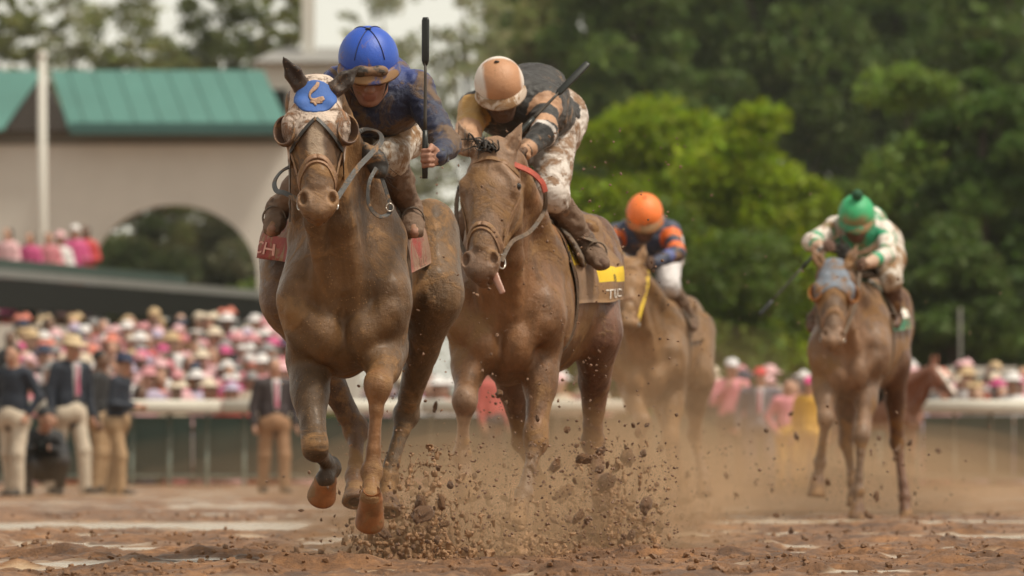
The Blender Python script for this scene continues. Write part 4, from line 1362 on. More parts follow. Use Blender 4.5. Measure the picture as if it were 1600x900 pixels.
def sleeve_bands(base, bands, body=None):
    """bands: list of (arm index or None, segment 0 upper / 1 fore, t0, t1, colour)"""
    def fn(v, arms, ch, pe):
        c = cols(v, base)
        if body is not None: c = body(v, c, ch, pe)
        T = {}
        for i, (sh, el, wr) in enumerate(arms):
            T[i, 0] = along(v, sh, el); T[i, 1] = along(v, el, wr)
        for ai, sg, t0, t1, cc in bands:
            for i in range(2):
                if ai is not None and ai != i: continue
                t, d = T[i, sg]; t2, d2 = T[i, 1 - sg]
                m = (t > t0) & (t < t1) & (d < .085) & (d <= d2 + .004)
                c[m] = cc
        return c
    return fn


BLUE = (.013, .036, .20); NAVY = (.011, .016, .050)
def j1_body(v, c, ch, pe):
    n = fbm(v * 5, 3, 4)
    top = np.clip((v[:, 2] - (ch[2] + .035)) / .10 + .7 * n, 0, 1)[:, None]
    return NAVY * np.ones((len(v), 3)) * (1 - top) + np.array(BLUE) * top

J1 = dict(D=28.0, vox=.0065, seed=11, label='jockey in muddy blue silks and blue cap holding a whip upright',
          skin=(.34, .17, .115), skin_mat=MATS['skin_muddy'], jacket_mat=MATS['silk_blue'], cuff_mat=MATS['strap_dark'], breech_mat=MATS['breech_white'], boot_mat=MATS['boot_mud'],
          helm_mat=MATS['cap_cloth'], peak_mat=MATS['peak_blue'], seam_mat=MATS['cap_seam'], seams=[.55, -.55, 2.5, -2.5],
          chest=(592, 158, .42), pelvis=(604, 172, .92), neck=(582, 132, .36), back=(585, 118, .62),
          face=(576, 111, .235), fwd=A(.06, -.86, -.46), up=A(0, -.4, .9), hs=1.13,
          arm_l=[(530, 132, .36), (506, 205, .16), (522, 236, .02), (534, 240, -.03)],
          arm_r=[(650, 140, .36), (697, 226, .14), (684, 246, -.06), (667, 247, -.09)],
          grip_r=A(0, 0, 1), grip_l=A(0, 0, 1), thumb_r=-1, thumb_l=-1, hand=1.05,
          leg_l=[(560, 200, .80), (497, 262, .40), (436, 326, .62), (424, 360, .50)],
          leg_r=[(628, 205, .80), (607, 246, .36), (640, 326, .60), (648, 363, .47)],
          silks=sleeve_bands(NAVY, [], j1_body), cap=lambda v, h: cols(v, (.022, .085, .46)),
          gog_up=(.128, .052, MATS['goggle_frame'], MATS['goggle_lens']), gog=(.098, .004, MATS['goggle_frame'], MATS['goggle_amber']))

TAN = (.42, .23, .13); WHT = (.66, .60, .56); BLK = (.018, .015, .014)
def cap2(v, h):
    q = (v - h.c) @ h.ax.T
    n = fbm(v * 14, 3, 2)
    e = np.clip((np.abs(q[:, 0] + .015) - .078 - .010 * n) / .014, 0, 1) + np.clip((-.035 - q[:, 1] + .02 * n) / .02, 0, 1)
    e = np.clip(e, 0, 1)[:, None]
    return np.array((.45, .225, .115)) * (1 - e) + np.array((.70, .62, .56)) * e

J2 = dict(D=31.0, vox=.0065, seed=21, label='jockey in black silks with white and yellow sleeve bands and a mud-tan cap',
          skin=(.12, .06, .042), skin_mat=MATS['skin_caked'], jacket_mat=MATS['silk_mud'], cuff_mat=MATS['boot_mud'], breech_mat=MATS['breech_muddy'], boot_mat=MATS['boot_mud'],
          helm_mat=MATS['cap_plain'], peak_mat=MATS['peak_tan'], seam_mat=MATS['peak_tan'], seams=[],
          chest=(808, 168, .42), pelvis=(862, 185, .95), neck=(795, 160, .36), back=(838, 132, .66),
          face=(782, 146, .24), fwd=A(.10, -.78, -.60), up=A(-.10, -.55, .83), hs=1.03,
          arm_l=[(742, 170, .36), (727, 222, .12), (752, 236, -.04), (768, 238, -.10)],
          arm_r=[(852, 160, .36), (850, 208, .12), (818, 238, -.06), (803, 246, -.12)],
          grip_l=A(.3, 0, 1), grip_r=A(.6, 0, .7), glove=(.05, .045, .038), thumb_l=-1, thumb_r=-1,
          leg_l=[(820, 210, .84), (765, 300, .45), (713, 376, .66), (700, 408, .54)],
          leg_r=[(868, 208, .86), (862, 305, .50), (914, 380, .74), (942, 413, .62)],
          silks=sleeve_bands(BLK, [(0, 0, .0, .62, (.45, .25, .07)), (0, 0, .62, 1.2, TAN), (0, 1, 0, .9, TAN), (1, 0, .12, .42, TAN), (1, 0, .72, .98, TAN), (1, 1, .0, .1, WHT), (1, 1, .75, 1.1, TAN)]), cap=cap2)

GRB = (.035, .045, .085); ORG = (.75, .15, .03)
J3 = dict(D=47.0, vox=.009, seed=31, label='jockey in dark silks with orange sleeve bands and a plain orange cap',
          skin=(.15, .08, .055), skin_mat=MATS['skin_caked'], jacket_mat=MATS['silk_light_mud'], cuff_mat=MATS['boot_mud'], breech_mat=MATS['breech_clean'], boot_mat=MATS['boot_mud'],
          helm_mat=MATS['cap_plain'], peak_mat=MATS['peak_orange'], seam_mat=MATS['peak_tan'], seams=[],
          chest=(1008, 370, .42), pelvis=(1030, 380, .95), neck=(1006, 362, .36), back=(1010, 350, .6),
          face=(1007, 344, .24), fwd=A(.02, -.76, -.62), up=A(0, -.6, .8), hs=1.14,
          arm_l=[(962, 366, .36), (955, 395, .14), (978, 412, -.04), (986, 413, -.09)],
          arm_r=[(1046, 362, .36), (1058, 396, .14), (1022, 411, -.06), (1012, 413, -.10)],
          grip_l=A(0, 0, 1), grip_r=A(0, 0, 1), thumb_l=-1, thumb_r=-1,
          leg_l=[(1005, 400, .84), (975, 445, .45), (962, 500, .66), (960, 512, .50)],
          leg_r=[(1042, 402, .86), (1045, 446, .48), (1078, 500, .70), (1082, 512, .56)],
          silks=sleeve_bands(GRB, [(None, 0, .18, .50, ORG), (None, 0, .75, 1.05, ORG), (None, 1, .3, .5, (.10, .12, .3))]), cap=lambda v, h: cols(v, (.88, .20, .04)))

GRN = (.025, .30, .15); WH4 = (.70, .62, .56)
def cap4(v, h):
    q = (v - h.c) @ h.ax.T
    n = fbm(v * 9, 3, 2)
    c = cols(v, (.03, .36, .14))
    m = (np.clip((q[:, 1] - .045 - .05 * n) / .05, 0, 1) * np.clip((.135 + .03 * n - q[:, 2]) / .04, 0, 1))[:, None]
    return c * (1 - .8 * m) + np.array((.27, .14, .06)) * .8 * m
def j4_body(v, c, ch, pe):
    t, d = along(v, ch, pe)
    c[((t * 5.2) % 1.0) < .42] = WH4
    return c
J4 = dict(D=46.0, vox=.009, seed=41, label='jockey in green and white hooped silks and a green cap with pompom',
          skin=(.18, .09, .065), skin_mat=MATS['skin_caked'], jacket_mat=MATS['silk_light_mud'], cuff_mat=MATS['peak_tan'], breech_mat=MATS['breech_white'], boot_mat=MATS['boot_brown'],
          helm_mat=MATS['cap_plain'], peak_mat=MATS['peak_green'], seam_mat=MATS['peak_green'], seams=[], pompom=MATS['pompom_green'],
          chest=(1342, 368, .42), pelvis=(1372, 380, .95), neck=(1340, 362, .36), back=(1352, 342, .6),
          face=(1338, 346, .24), fwd=A(-.02, -.78, -.60), up=A(0, -.58, .8), hs=1.12,
          arm_l=[(1306, 356, .36), (1268, 378, .16), (1284, 388, -.02), (1294, 386, -.06)],
          arm_r=[(1380, 362, .36), (1388, 398, .14), (1352, 412, -.06), (1343, 414, -.10)],
          grip_l=A(0, 0, 1), grip_r=A(0, 0, 1), thumb_l=-1, thumb_r=-1,
          leg_l=[(1340, 400, .84), (1310, 450, .45), (1272, 500, .66), (1270, 514, .50)],
          leg_r=[(1388, 404, .86), (1392, 436, .50), (1398, 496, .72), (1397, 508, .58)],
          silks=sleeve_bands(GRN, [(None, 0, -.2, .18, WH4), (None, 0, .42, .70, WH4), (None, 0, .95, 1.2, WH4), (None, 1, .12, .42, WH4), (None, 1, .62, 1.1, (.5, .33, .24))], j4_body), cap=cap4)
for j in (J1, J2, J3, J4):
    make_jockey(j)

whip('riding_whip', W(664, 279, 27.91), W(665, 27, 27.93), 'long black whip held upright beside the blue cap', flap=.30)
whip('riding_whip', W(797, 222, 30.86), W(919, 98, 31.05), 'dark whip slanting up to the right from the black-silked jockey', flap=.40)
whip('riding_whip', W(1282, 388, 45.93), W(1186, 492, 45.75), 'thin whip hanging down beside the green-capped jockey', flap=.22)

# ================================================================== tack
material('hood_cloth', base=(.62, .50, .42), rough=.75, var=.15, vscale=14, mud=.42, mudscale=13, bump=.9, bscale=45, mudcol=(.34, .17, .085))
material('hood_patch', base=(.045, .12, .38), rough=.7, var=.12, vscale=12, mud=.10, mudscale=10, bump=.25, bscale=90)
material('emblem_mud', base=(.40, .25, .17), rough=.7, var=.4, vscale=40, bump=.5, bscale=80)
material('hood_grey', base=(.17, .20, .25), rough=.7, var=.2, vscale=10, mud=.42, mudscale=9, bump=.4)
material('cup_brown', base=(.10, .055, .036), rough=.5, var=.3, vscale=16, mud=.45, mudscale=12, bump=.3)
material('cup_orange', base=(.30, .11, .02), rough=.5, var=.3, vscale=16, mud=.4, mudscale=12, bump=.3)
material('leather_tan', base=(.26, .14, .075), rough=.5, var=.3, vscale=20, mud=.5, mudscale=14, bump=.4)
material('leather_dark', base=(.035, .03, .027), rough=.45, var=.3, vscale=20, mud=.36, mudscale=14, bump=.3)
material('leather_mud', base=(.10, .07, .05), rough=.5, var=.3, vscale=18, mud=.6, mudscale=12, bump=.5, mudcol=(.19, .125, .08))
material('rein_red', base=(.42, .07, .04), rough=.5, var=.3, vscale=16, mud=.30, mudscale=12, bump=.3)
material('metal_bit', base=(.55, .50, .45), rough=.32, metal=.9, var=.2, mud=.35, mudscale=20)
material('cloth_red', base=(.27, .03, .022), rough=.75, var=.2, vscale=10, mud=.40, mudscale=8, bump=.4, bscale=60)
material('cloth_red_muddy', base=(.27, .04, .03), rough=.75, var=.2, vscale=10, mud=.66, mudscale=7, bump=.5, bscale=60, mudcol=(.29, .165, .105))
material('cloth_yellow', base=(.75, .50, .02), rough=.7, var=.12, vscale=10, mud=.22, mudscale=10, bump=.3, bscale=60)
material('cloth_brown', base=(.22, .13, .075), rough=.75, var=.25, vscale=8, mud=.5, mudscale=7, bump=.5, bscale=60)
material('cloth_green', base=(.04, .16, .09), rough=.75, var=.25, vscale=8, mud=.5, mudscale=7, bump=.5, bscale=60)
material('letter_pink', base=(.62, .30, .24), rough=.7, var=.2, vscale=30)
material('letter_faint', base=(.40, .19, .13), rough=.7, var=.2, vscale=30)
material('letter_white', base=(.72, .66, .60), rough=.7, var=.2, vscale=30)
material('letter_dark', base=(.08, .05, .01), rough=.7, var=.2)


def front_proj(hd, sdf, x, l, off=.003):
    """points on the face seen from in front, at head-local x, l"""
    x = np.atleast_1d(x); l = np.atleast_1d(l)
    p = np.array([hd.P(a, .10, b) for a, b in zip(x, l)])
    for _ in range(60):
        d = sdf_eval(sdf, p)
        p = p - hd.f * np.clip(d, -.02, .02)[:, None] * .8
    return p + hd.f * off


def strap_obj(name, pts, r, mat, parent, flat=None, ratio=.3, n=8):
    v, f = tube_geo(pts, r, n if flat is None else 4, flat=None if flat is None else (flat, ratio))
    return mesh(name, v, f, mat, parent, smooth=flat is None)


def ring(name, c, ax, R_, r, mat, parent):
    ax = nrm(ax); u = nrm(np.cross(ax, A(0, 0, 1) if abs(ax[2]) < .9 else A(1, 0, 0))); w = np.cross(ax, u)
    pts = np.array([c + R_ * (math.cos(t) * u + math.sin(t) * w) for t in np.linspace(0, 2 * math.pi, 25)])
    v, f = tube_geo(pts, r, 7); return mesh(name, v, f, mat, parent)


def bridle(sp, nose_l=.36, cheek=True, brow=True, mat='leather_tan', r=.012):
    hd, s, root = sp['head'], sp['hs'], sp['root']
    c0 = lambda p: p - hd.P(0, -.09, .3)
    B = None
    m = MATS[mat]
    rad = lambda ctr: (lambda q: q - ctr)
    p, _ = hd.strap(s, lambda a: nose_l + .075 * math.sin(a) ** 2 - (.0 if math.cos(a) > 0 else .0), 44)
    B = mesh('bridle', *tube_geo(p, r, 8, flat=(rad(hd.P(0, -.085, nose_l + .04)), .35)), m, root)   # the noseband carries the rest
    p, _ = hd.strap(s, lambda a: nose_l + .022 + .075 * math.sin(a) ** 2, 44, off=.003)
    strap_obj('noseband', p, r * .6, m, B, rad(hd.P(0, -.085, nose_l + .06)), .6)
    if brow:
        p, _ = hd.strap(s, lambda a: .075 + .035 * math.sin(a) ** 2, 30, -1.75, 1.75)
        strap_obj('browband', p, r * .9, m, B, rad(hd.P(0, -.085, .1)), .4)
    for sd in (-1, 1):
        pts = []
        for l, an in ((.06, 1.75), (.13, 1.72), (.22, 1.66), (.32, 1.62), (.42, 1.62), (.49, 1.66)):
            q, _ = hd.strap(s, lambda a: l, 2, sd * an, sd * an, .005); pts.append(q[0])
        pts = spline(pts, 4)
        strap_obj('cheek_strap', pts, r * .75, m, B, sd * hd.x, .4)
        pts2 = pts[4:-5] + hd.f * .022 + sd * hd.x * .002
        if cheek: strap_obj('cheek_strap', pts2, r * .55, m, B, sd * hd.x, .5)
        c = pts[-1] + sd * hd.x * .006 + hd.l * .012
        ring('bit_ring', c, hd.x * sd + hd.f * .35, .034, .0042, MATS['metal_bit'], B)
        sp['bit_' + ('l' if sd < 0 else 'r')] = c
    return B


def hood(sp, mat, lo0, slope, lmax):
    hd = sp['head']; g = Sdf(); hd.shape(g, .007, full=False)
    def cut(X, Y, Z):
        q = [(X - hd.o[0]), (Y - hd.o[1]), (Z - hd.o[2])]
        x = (q[0] * hd.x[0] + q[1] * hd.x[1] + q[2] * hd.x[2]) / hd.sc / hd.wide
        l = (q[0] * hd.l[0] + q[1] * hd.l[1] + q[2] * hd.l[2]) / hd.sc
        return np.maximum(l - np.minimum(lo0 + slope * np.abs(x), lmax), -l - .035) * hd.sc
    v, q = g.mesh(.006, 1, cut)
    n = vnormals(v, q); v = v + n * (.003 * fbm(v * 30, 3, 4))[:, None]
    o = mesh('hood', v, q, mat, sp['root'])
    sp['hood_sdf'] = g
    return o


def eye_cup(sp, sd, mat, parent, lc=.205, a=.040, b=.060, depth=.055):
    hd = sp['head']; k = hd.sc
    c = hd.P(sd * .108, -.030, lc)
    o = nrm(hd.f * .92 + hd.x * sd * .40); u = nrm(hd.l - o * hd.l.dot(o)); w = np.cross(o, u)
    n = 24; V = []
    prof = [(t, 1.0) for t in np.linspace(.15, 1.75, 9)] + [(t, .90) for t in np.linspace(1.75, .15, 9)]
    for t, s_ in prof:
        for j in range(n):
            an = 2 * math.pi * j / n
            V.append(c + k * s_ * (u * b * math.sin(t) * math.cos(an) + w * a * math.sin(t) * math.sin(an) - o * depth * math.cos(t)))
    m = len(prof)
    f = [(i * n + j, i * n + (j + 1) % n, (i + 1) * n + (j + 1) % n, (i + 1) * n + j) for i in range(m - 1) for j in range(n)]
    f += [tuple(range(n)), tuple((m - 1) * n + j for j in range(n))]
    return mesh('eye_cup', V, f, mat, parent)


def body_ring(sp, dy, a0, a1, n, off, zc=1.28, tilt=0.0):
    """points on the trunk's skin in the cross-section at dy; angle 0 = up, positive = image right"""
    C, s = sp['C'], sp['tsdf']
    ang = np.linspace(a0, a1, n); c = C(dy, zc)
    d = np.stack([np.sin(ang), tilt * np.ones(n) * 0, np.cos(ang)], 1)
    t = np.full(n, .55)
    for _ in range(45):
        t = np.maximum(t - np.clip(sdf_eval(s, c + d * t[:, None]), -.04, .04) * .8, .02)
    return c + d * (t + off)[:, None], d


def saddle_cloth(sp, mats, dy0, dy1, a_l, a_r, flare_l=0.0, flare_r=0.0, drop=0.0, nv=9, nu=41, band=None):
    rows = []
    for j in range(nv):
        v = j / (nv - 1); dy = dy0 + (dy1 - dy0) * v
        p, d = body_ring(sp, dy, a_l + .10 * v, a_r + .22 * (.5 - v), nu, .012)
        for i in range(nu):
            u = -1 + 2 * i / (nu - 1)
            fl = (flare_l if u < 0 else flare_r) * (lambda e: e * e * (3 - 2 * e))(min(1, max(0, (abs(u) - .38) / .30))) * (0.05 + .95 * v)
            wob = .004 * math.sin(9 * v + 11 * u) * abs(u)
            p[i] = p[i] + A(math.copysign(1, u) * (fl + wob), 0, -fl * .15)
        rows.append(p)
    G = np.array(rows)                       # nv x nu x 3
    du = np.gradient(G, axis=1); dv = np.gradient(G, axis=0)
    N = np.cross(du, dv); N /= np.linalg.norm(N, axis=2)[..., None] + 1e-9
    if N[0, nu // 2, 2] < 0: N = -N
    top = (G + N * .004).reshape(-1, 3); bot = (G - N * .004).reshape(-1, 3); M = nv * nu
    f = []; fm = []
    for j in range(nv - 1):
        for i in range(nu - 1):
            a, b, c, d = j * nu + i, j * nu + i + 1, (j + 1) * nu + i + 1, (j + 1) * nu + i
            f.append((a, b, c, d)); f.append((M + d, M + c, M + b, M + a))
            u = abs(-1 + 2 * (i + .5) / (nu - 1)); k = 0 if band is None else band(math.copysign(u, i - nu / 2), (j + .5) / (nv - 1))
            fm += [k, k]
    for j in range(nv - 1):
        for i in (0, nu - 1): f.append((j * nu + i, (j + 1) * nu + i, M + (j + 1) * nu + i, M + j * nu + i)); fm.append(0)
    for i in range(nu - 1):
        for j in (0, nv - 1): f.append((j * nu + i, j * nu + i + 1, M + j * nu + i + 1, M + j * nu + i)); fm.append(0)
    o = mesh('saddle_cloth', np.concatenate([top, bot]), f, mats, sp['root'], face_mats=fm)

    def at(u, v):
        fi = np.clip((u + 1) / 2 * (nu - 1), 0, nu - 1.001); fj = np.clip(v * (nv - 1), 0, nv - 1.001)
        i, j = int(fi), int(fj); a, b = fi - i, fj - j
        bl = lambda X: X[j, i] * (1 - a) * (1 - b) + X[j, i + 1] * a * (1 - b) + X[j + 1, i] * (1 - a) * b + X[j + 1, i + 1] * a * b
        return bl(G), bl(N)
    return o, at


def lettering(text, at, u0, v0, size_u, size_v, mat, parent, flip_v=False, name='lettering', bold=0.0):
    """flat letters laid on a draped cloth: text runs along v, its height along u"""
    cu = bpy.data.curves.new('letters', 'FONT'); cu.body = text; cu.size = 1.0; cu.fill_mode = 'BOTH'; cu.offset = bold; cu.resolution_u = 4
    ob = bpy.data.objects.new('letters', cu); col.objects.link(ob)
    me = ob.to_mesh()
    V = np.array([v.co[:] for v in me.vertices]); Fc = [tuple(p.vertices) for p in me.polygons]
    ob.to_mesh_clear(); bpy.data.objects.remove(ob); bpy.data.curves.remove(cu)
    w = []
    for x, y, z in V:
        p, n = at(u0 + size_u * y, v0 + size_v * x)
        w.append(p + n * .0075)
    return mesh(name, np.array(w), Fc, mat, parent, smooth=False)


def saddle(sp, dy0=.55, dy1=.95):
    C = sp['C']; s = Sdf()
    z = body_ring(sp, .75, 0, .001, 2, 0)[0][0][2]
    a = C(dy0, 0); b = C(dy1, 0)
    s.cone(A(a[0], a[1], z + .03), A(b[0], b[1], z + .05), (.10, .03), (.13, .035), .05, A(1, 0, 0))
    s.cone(A(b[0], b[1], z + .05), A(b[0], b[1] + .05, z + .09), (.12, .02), (.09, .015), .04, A(1, 0, 0))
    for sd in (-1, 1):
        p, d = body_ring(sp, .66, sd * .5, sd * 1.15, 6, .022)
        for i in range(5): s.cone(p[i], p[i + 1], (.13, .012), (.12, .012), .03, A(0, 1, 0))
    v, q = s.mesh(.012, 1)
    o = mesh('saddle', v, q, MATS['leather_mud'], sp['root'])
    p, d = body_ring(sp, .52, .9, 2 * math.pi - .9, 40, .012)
    c = C(.52, 1.28)
    strap_obj('girth', p, .045, MATS['leather_mud'], sp['root'], lambda q: q - c, .14)
    return o


def stirrup(sp, j, key, sad):
    hi, kn, an, to = (W(q[0], q[1], j['D'] + q[2]) for q in j['leg_' + key])
    c = an * .35 + to * .65 - A(0, 0, .03)
    pts = np.array([c + A(.048 * math.sin(t), 0, .05 + .05 * -math.cos(t)) for t in np.linspace(0, 2 * math.pi, 21)])
    v, f = tube_geo(pts, .005, 6); st = mesh('stirrup', v, f, MATS['leather_mud'], sp['root'])
    top = c + A(0, .02, .10); sgn = -1 if key == 'l' else 1
    up = body_ring(sp, .60, sgn * .55, sgn * .551, 2, .03)[0][0]
    strap_obj('stirrup_leather', spline([top, top * .5 + up * .5 + A(sgn * .012, 0, 0), up], 6), .014, MATS['leather_mud'], st, A(sgn, 0, .2), .25)


for sp in (H1, H2, H3, H4):
    hs_ = Sdf(); sp['head'].shape(hs_, 0.0); sp['hs'] = hs_
    # trunk-only shape for draping
    t_ = Sdf(); t_.ops = [o for o in sp['s'].ops[:21] if o['a'][1] > sp['D'] + .25]; sp['tsdf'] = t_

def tail(sp, length, drift, seed):
    C = sp['C']; s = Sdf()
    a = C(1.64, 1.50); b = a + A(0, .14, -.06) + drift * .3; c = b + A(0, .10, -length * .35) + drift; d = c + A(0, .02, -length * .65) + drift
    g = np.random.default_rng(seed)
    s.cone(a, b, .035, .05, .03); s.cone(b, c, .055, .075, .05)
    for i in range(9):
        e = d + A(*(g.normal(0, .05, 2)), .25 * g.random() * length); m = c + A(*(g.normal(0, .03, 2)), 0)
        s.cone(c, m * .5 + e * .5, .045, .03, .03); s.cone(m * .5 + e * .5, e, .03, .006, .02)
    v, q = s.mesh(.013, 1); v = v + vnormals(v, q) * (.012 * fbm(v * np.array([40, 40, 5]), 2, seed))[:, None]
    mesh('tail', v, q, MATS['hair_dark'], sp['root'])


# ---- leader
B1 = None
hd = H1['head']
ho = hood(H1, MATS['hood_cloth'], .185, 1.15, .40)
# blue oval patch
g = Sdf(); hd.shape(g, .0115, full=False)
def cut1(X, Y, Z):
    q = [(X - hd.o[0]), (Y - hd.o[1]), (Z - hd.o[2])]
    dt = lambda a: (q[0] * a[0] + q[1] * a[1] + q[2] * a[2]) / hd.sc
    x, f_, l = dt(hd.x), dt(hd.f), dt(hd.l)
    rx = .087 - .10 * np.clip(.06 - l, 0, 1)
    return np.maximum((np.sqrt((x / rx) ** 2 + ((l - .082) / .078) ** 2) - 1) * .06, -.06 - f_)
v, q = g.mesh(.005, 1, cut1)
pa = mesh('patch', v, q, MATS['hood_patch'], ho)
em = [(.012, .018), (.008, .034), (-.004, .050), (-.018, .066), (-.022, .084), (-.014, .098), (.004, .103), (.022, .100), (.030, .108)]
ep = spline([A(a, b, 0) for a, b in em], 5)
pp = front_proj(hd, g, ep[:, 0] / hd.wide, ep[:, 1], .003)
rr = .0075 * (1 + .45 * np.sin(np.linspace(0, 9, len(pp)))) * np.linspace(.8, 1.25, len(pp))
v, f = tube_geo(pp, rr, 7, flat=(hd.f, .35)); mesh('emblem', v, f, MATS['emblem_mud'], pa)
for a, b in (((-.02, .108), (.028, .112)), ((.022, .100), (.030, .086)), ((-.004, .112), (.004, .126)), ((.004, .103), (.016, .092))):
    e2 = spline([A(*a, 0), A((a[0] + b[0]) / 2, (a[1] + b[1]) / 2 + .004, 0), A(*b, 0)], 4)
    pp = front_proj(hd, g, e2[:, 0] / hd.wide, e2[:, 1], .003)
    v, f = tube_geo(pp, .0055, 6, flat=(hd.f, .35)); mesh('emblem', v, f, MATS['emblem_mud'], pa)
for sd in (-1, 1):
    eye_cup(H1, sd, MATS['cup_brown'], ho, .215, .048, .066, .060)
# dark edging along the inverted V of the hood
for sd in (-1, 1):
    xs = np.linspace(0, .098, 14); pp = front_proj(hd, H1['hood_sdf'], sd * xs, .188 + 1.15 * xs, .003)
    strap_obj('edging', pp, .009, MATS['leather_dark'], ho, hd.f + sd * hd.x * .4, .35)
B1 = bridle(H1, .352, brow=False, r=.013)
P1 = H1['P']
br, bl = H1['bit_r'], H1['bit_l']
rn = strap_obj('rein', spline([br, P1(556, 266, -.30), P1(580, 240, -.20), P1(596, 220, -.12), P1(590, 206, -.06), P1(568, 203, -.02), P1(548, 214, -.04)], 6), .0135, MATS['leather_dark'], B1, A(.5, -.7, .5), .22)
strap_obj('rein', spline([bl, P1(446, 302, -.34), P1(432, 298, -.26), P1(429, 284, -.16), P1(440, 268, -.06), P1(462, 256, .0)], 6), .0125, MATS['leather_dark'], B1, A(-.5, -.7, .4), .22)
saddle_o = saddle(H1)
sc1, at1 = saddle_cloth(H1, [MATS['cloth_red_muddy'], MATS['cloth_red']], .50, 1.06, -1.52, 1.62, .15, .045,
                        band=lambda u, v: 1 if (u < -.74 or (.30 < u < .55 and v > .3 and int(u * 30) % 2)) else 0)
lettering('CH', at1, -.95, .97, .17, -.40, MATS['letter_pink'], sc1, bold=.01)
lettering('ILL', at1, .97, .40, -.11, .16, MATS['letter_faint'], sc1)
for k in ('l', 'r'): stirrup(H1, J1, k, saddle_o)
lp = spline([P1(588, 262, -.02), P1(577, 285, -.06), P1(576, 318, -.08), P1(592, 338, -.07), P1(610, 330, -.04), P1(604, 300, -.02), P1(592, 266, 0)], 6)
ys = strap_obj('yoke_strap', lp, .0095, MATS['leather_dark'], H1['root'], A(.2, -.9, .3), .3)
ring('buckle', P1(609, 324, -.05), A(.3, -1, 0), .016, .003, MATS['metal_bit'], ys)
yk = Sdf()
for a, b in (((560, 232), (590, 245)), ((590, 245), (600, 268)), ((575, 240), (588, 270))):
    yk.cone(P1(*a, .02), P1(*b, .0), .032, .024, .03)
v, q = yk.mesh(.008, 1); v = v + vnormals(v, q) * (.008 * fbm(v * 26, 2, 3))[:, None]
mesh('rein_knot', v, q, MATS['leather_dark'], rn)
strands('mane', [C for C in (H1['C'](.05, 1.72, .02), H1['C'](.2, 1.68, .03), H1['C'](.35, 1.66, .03))], (A(.6, .3, .3), A(.3, .4, -.9)), 46, .16, MATS['hair_dark'], H1['root'], .005, 3)
tail(H1, .55, A(.02, 0, 0), 2)

# ---- second horse
B2 = bridle(H2, .375, mat='leather_tan', r=.013)
P2 = H2['P']; br, bl = H2['bit_r'], H2['bit_l']
strap_obj('rein', spline([br, P2(800, 378, -.38), P2(828, 362, -.28), P2(850, 330, -.16), P2(852, 300, -.24)], 6), .0115, MATS['leather_mud'], B2, A(.3, -.8, .3), .5)
strap_obj('rein', spline([P2(852, 300, -.24), P2(846, 284, -.25), P2(828, 268, -.27), P2(803, 257, -.30)], 6), .015, MATS['rein_red'], B2, A(.3, -.8, .3), .5)
strap_obj('rein', spline([bl, P2(715, 360, -.30), P2(716, 300, -.2), P2(740, 262, -.1), P2(762, 246, -.08)], 6), .0105, MATS['leather_mud'], B2, A(-.3, -.8, .3), .5)
strap_obj('rein', spline([P2(803, 250, -.08), P2(812, 275, -.02), P2(820, 300, .03)], 5), .020, MATS['rein_red'], B2, A(.6, -.6, .3), .3)
so2 = saddle(H2)
sc2, at2 = saddle_cloth(H2, [MATS['cloth_brown'], MATS['cloth_yellow']], .52, 1.16, -1.6, 1.72, .02, .075,
                        band=lambda u, v: 1 if (.64 < u < .82 and v > .38) or (.40 < u < .62 and v < .25) else 0)
lettering('8', at2, .80, .62, -.10, .22, MATS['letter_dark'], sc2)
lettering('TUC', at2, .965, .44, -.13, .25, MATS['letter_white'], sc2)
for k in ('l', 'r'): stirrup(H2, J2, k, so2)
hd2 = H2['head']
strands('forelock', [hd2.P(-.03, -.01, .03), hd2.P(.01, -.005, .035), hd2.P(-.05, -.02, .03)], (A(-.5, -.2, .75), A(-.5, .2, -.3)), 22, .11, MATS['hair_dark'], H2['root'], .006, 8)
tail(H2, .80, A(-.10, 0, 0), 5)
mo = Sdf()    # the tongue hangs from the side of the mouth
mo.cone(hd2.P(.045, -.065, .57), hd2.P(.085, -.06, .66), (.022, .008), (.016, .006), .01, hd2.l); v, q = mo.mesh(.006, 1)
mesh('tongue', v, q, material('tongue_pink', base=(.34, .17, .12), rough=.35, var=.2, mud=.3), H2['root'])

# ---- third and fourth
B3 = bridle(H3, .36, r=.012)
sd3 = saddle(H3)
sc3, at3 = saddle_cloth(H3, [MATS['cloth_brown']], .52, 1.1, -1.4, 1.4, .03, .03)
for k in ('l', 'r'): stirrup(H3, J3, k, sd3)
P3 = H3['P']
strap_obj('rein', spline([H3['bit_r'], P3(1010, 450, -.3), P3(1012, 418, -.1)], 6), .012, MATS['cloth_yellow'], B3, A(.3, -.8, .3), .4)
strap_obj('rein', spline([H3['bit_l'], P3(966, 450, -.3), P3(986, 416, -.1)], 6), .012, MATS['leather_mud'], B3, A(-.3, -.8, .3), .4)
tail(H3, .7, A(0, 0, 0), 7)
h4 = hood(H4, MATS['hood_grey'], .20, .5, .30)
for sd in (-1, 1): eye_cup(H4, sd, MATS['cup_orange'], h4, .22, .044, .062, .055)
B4 = bridle(H4, .36, r=.014, brow=False)
sd4 = saddle(H4)
sc4, at4 = saddle_cloth(H4, [MATS['cloth_green'], MATS['letter_white']], .52, 1.1, -1.4, 1.4, .03, .05, band=lambda u, v: 1 if int((u + 1) * 9) % 3 == 0 and v > .2 else 0)
for k in ('l', 'r'): stirrup(H4, J4, k, sd4)
P4 = H4['P']
strap_obj('rein', spline([H4['bit_r'], P4(1338, 470, -.3), P4(1344, 418, -.1)], 6), .012, MATS['leather_mud'], B4, A(.3, -.8, .3), .4)
strap_obj('rein', spline([H4['bit_l'], P4(1276, 470, -.3), P4(1288, 392, -.06)], 6), .012, MATS['leather_mud'], B4, A(-.3, -.8, .3), .4)
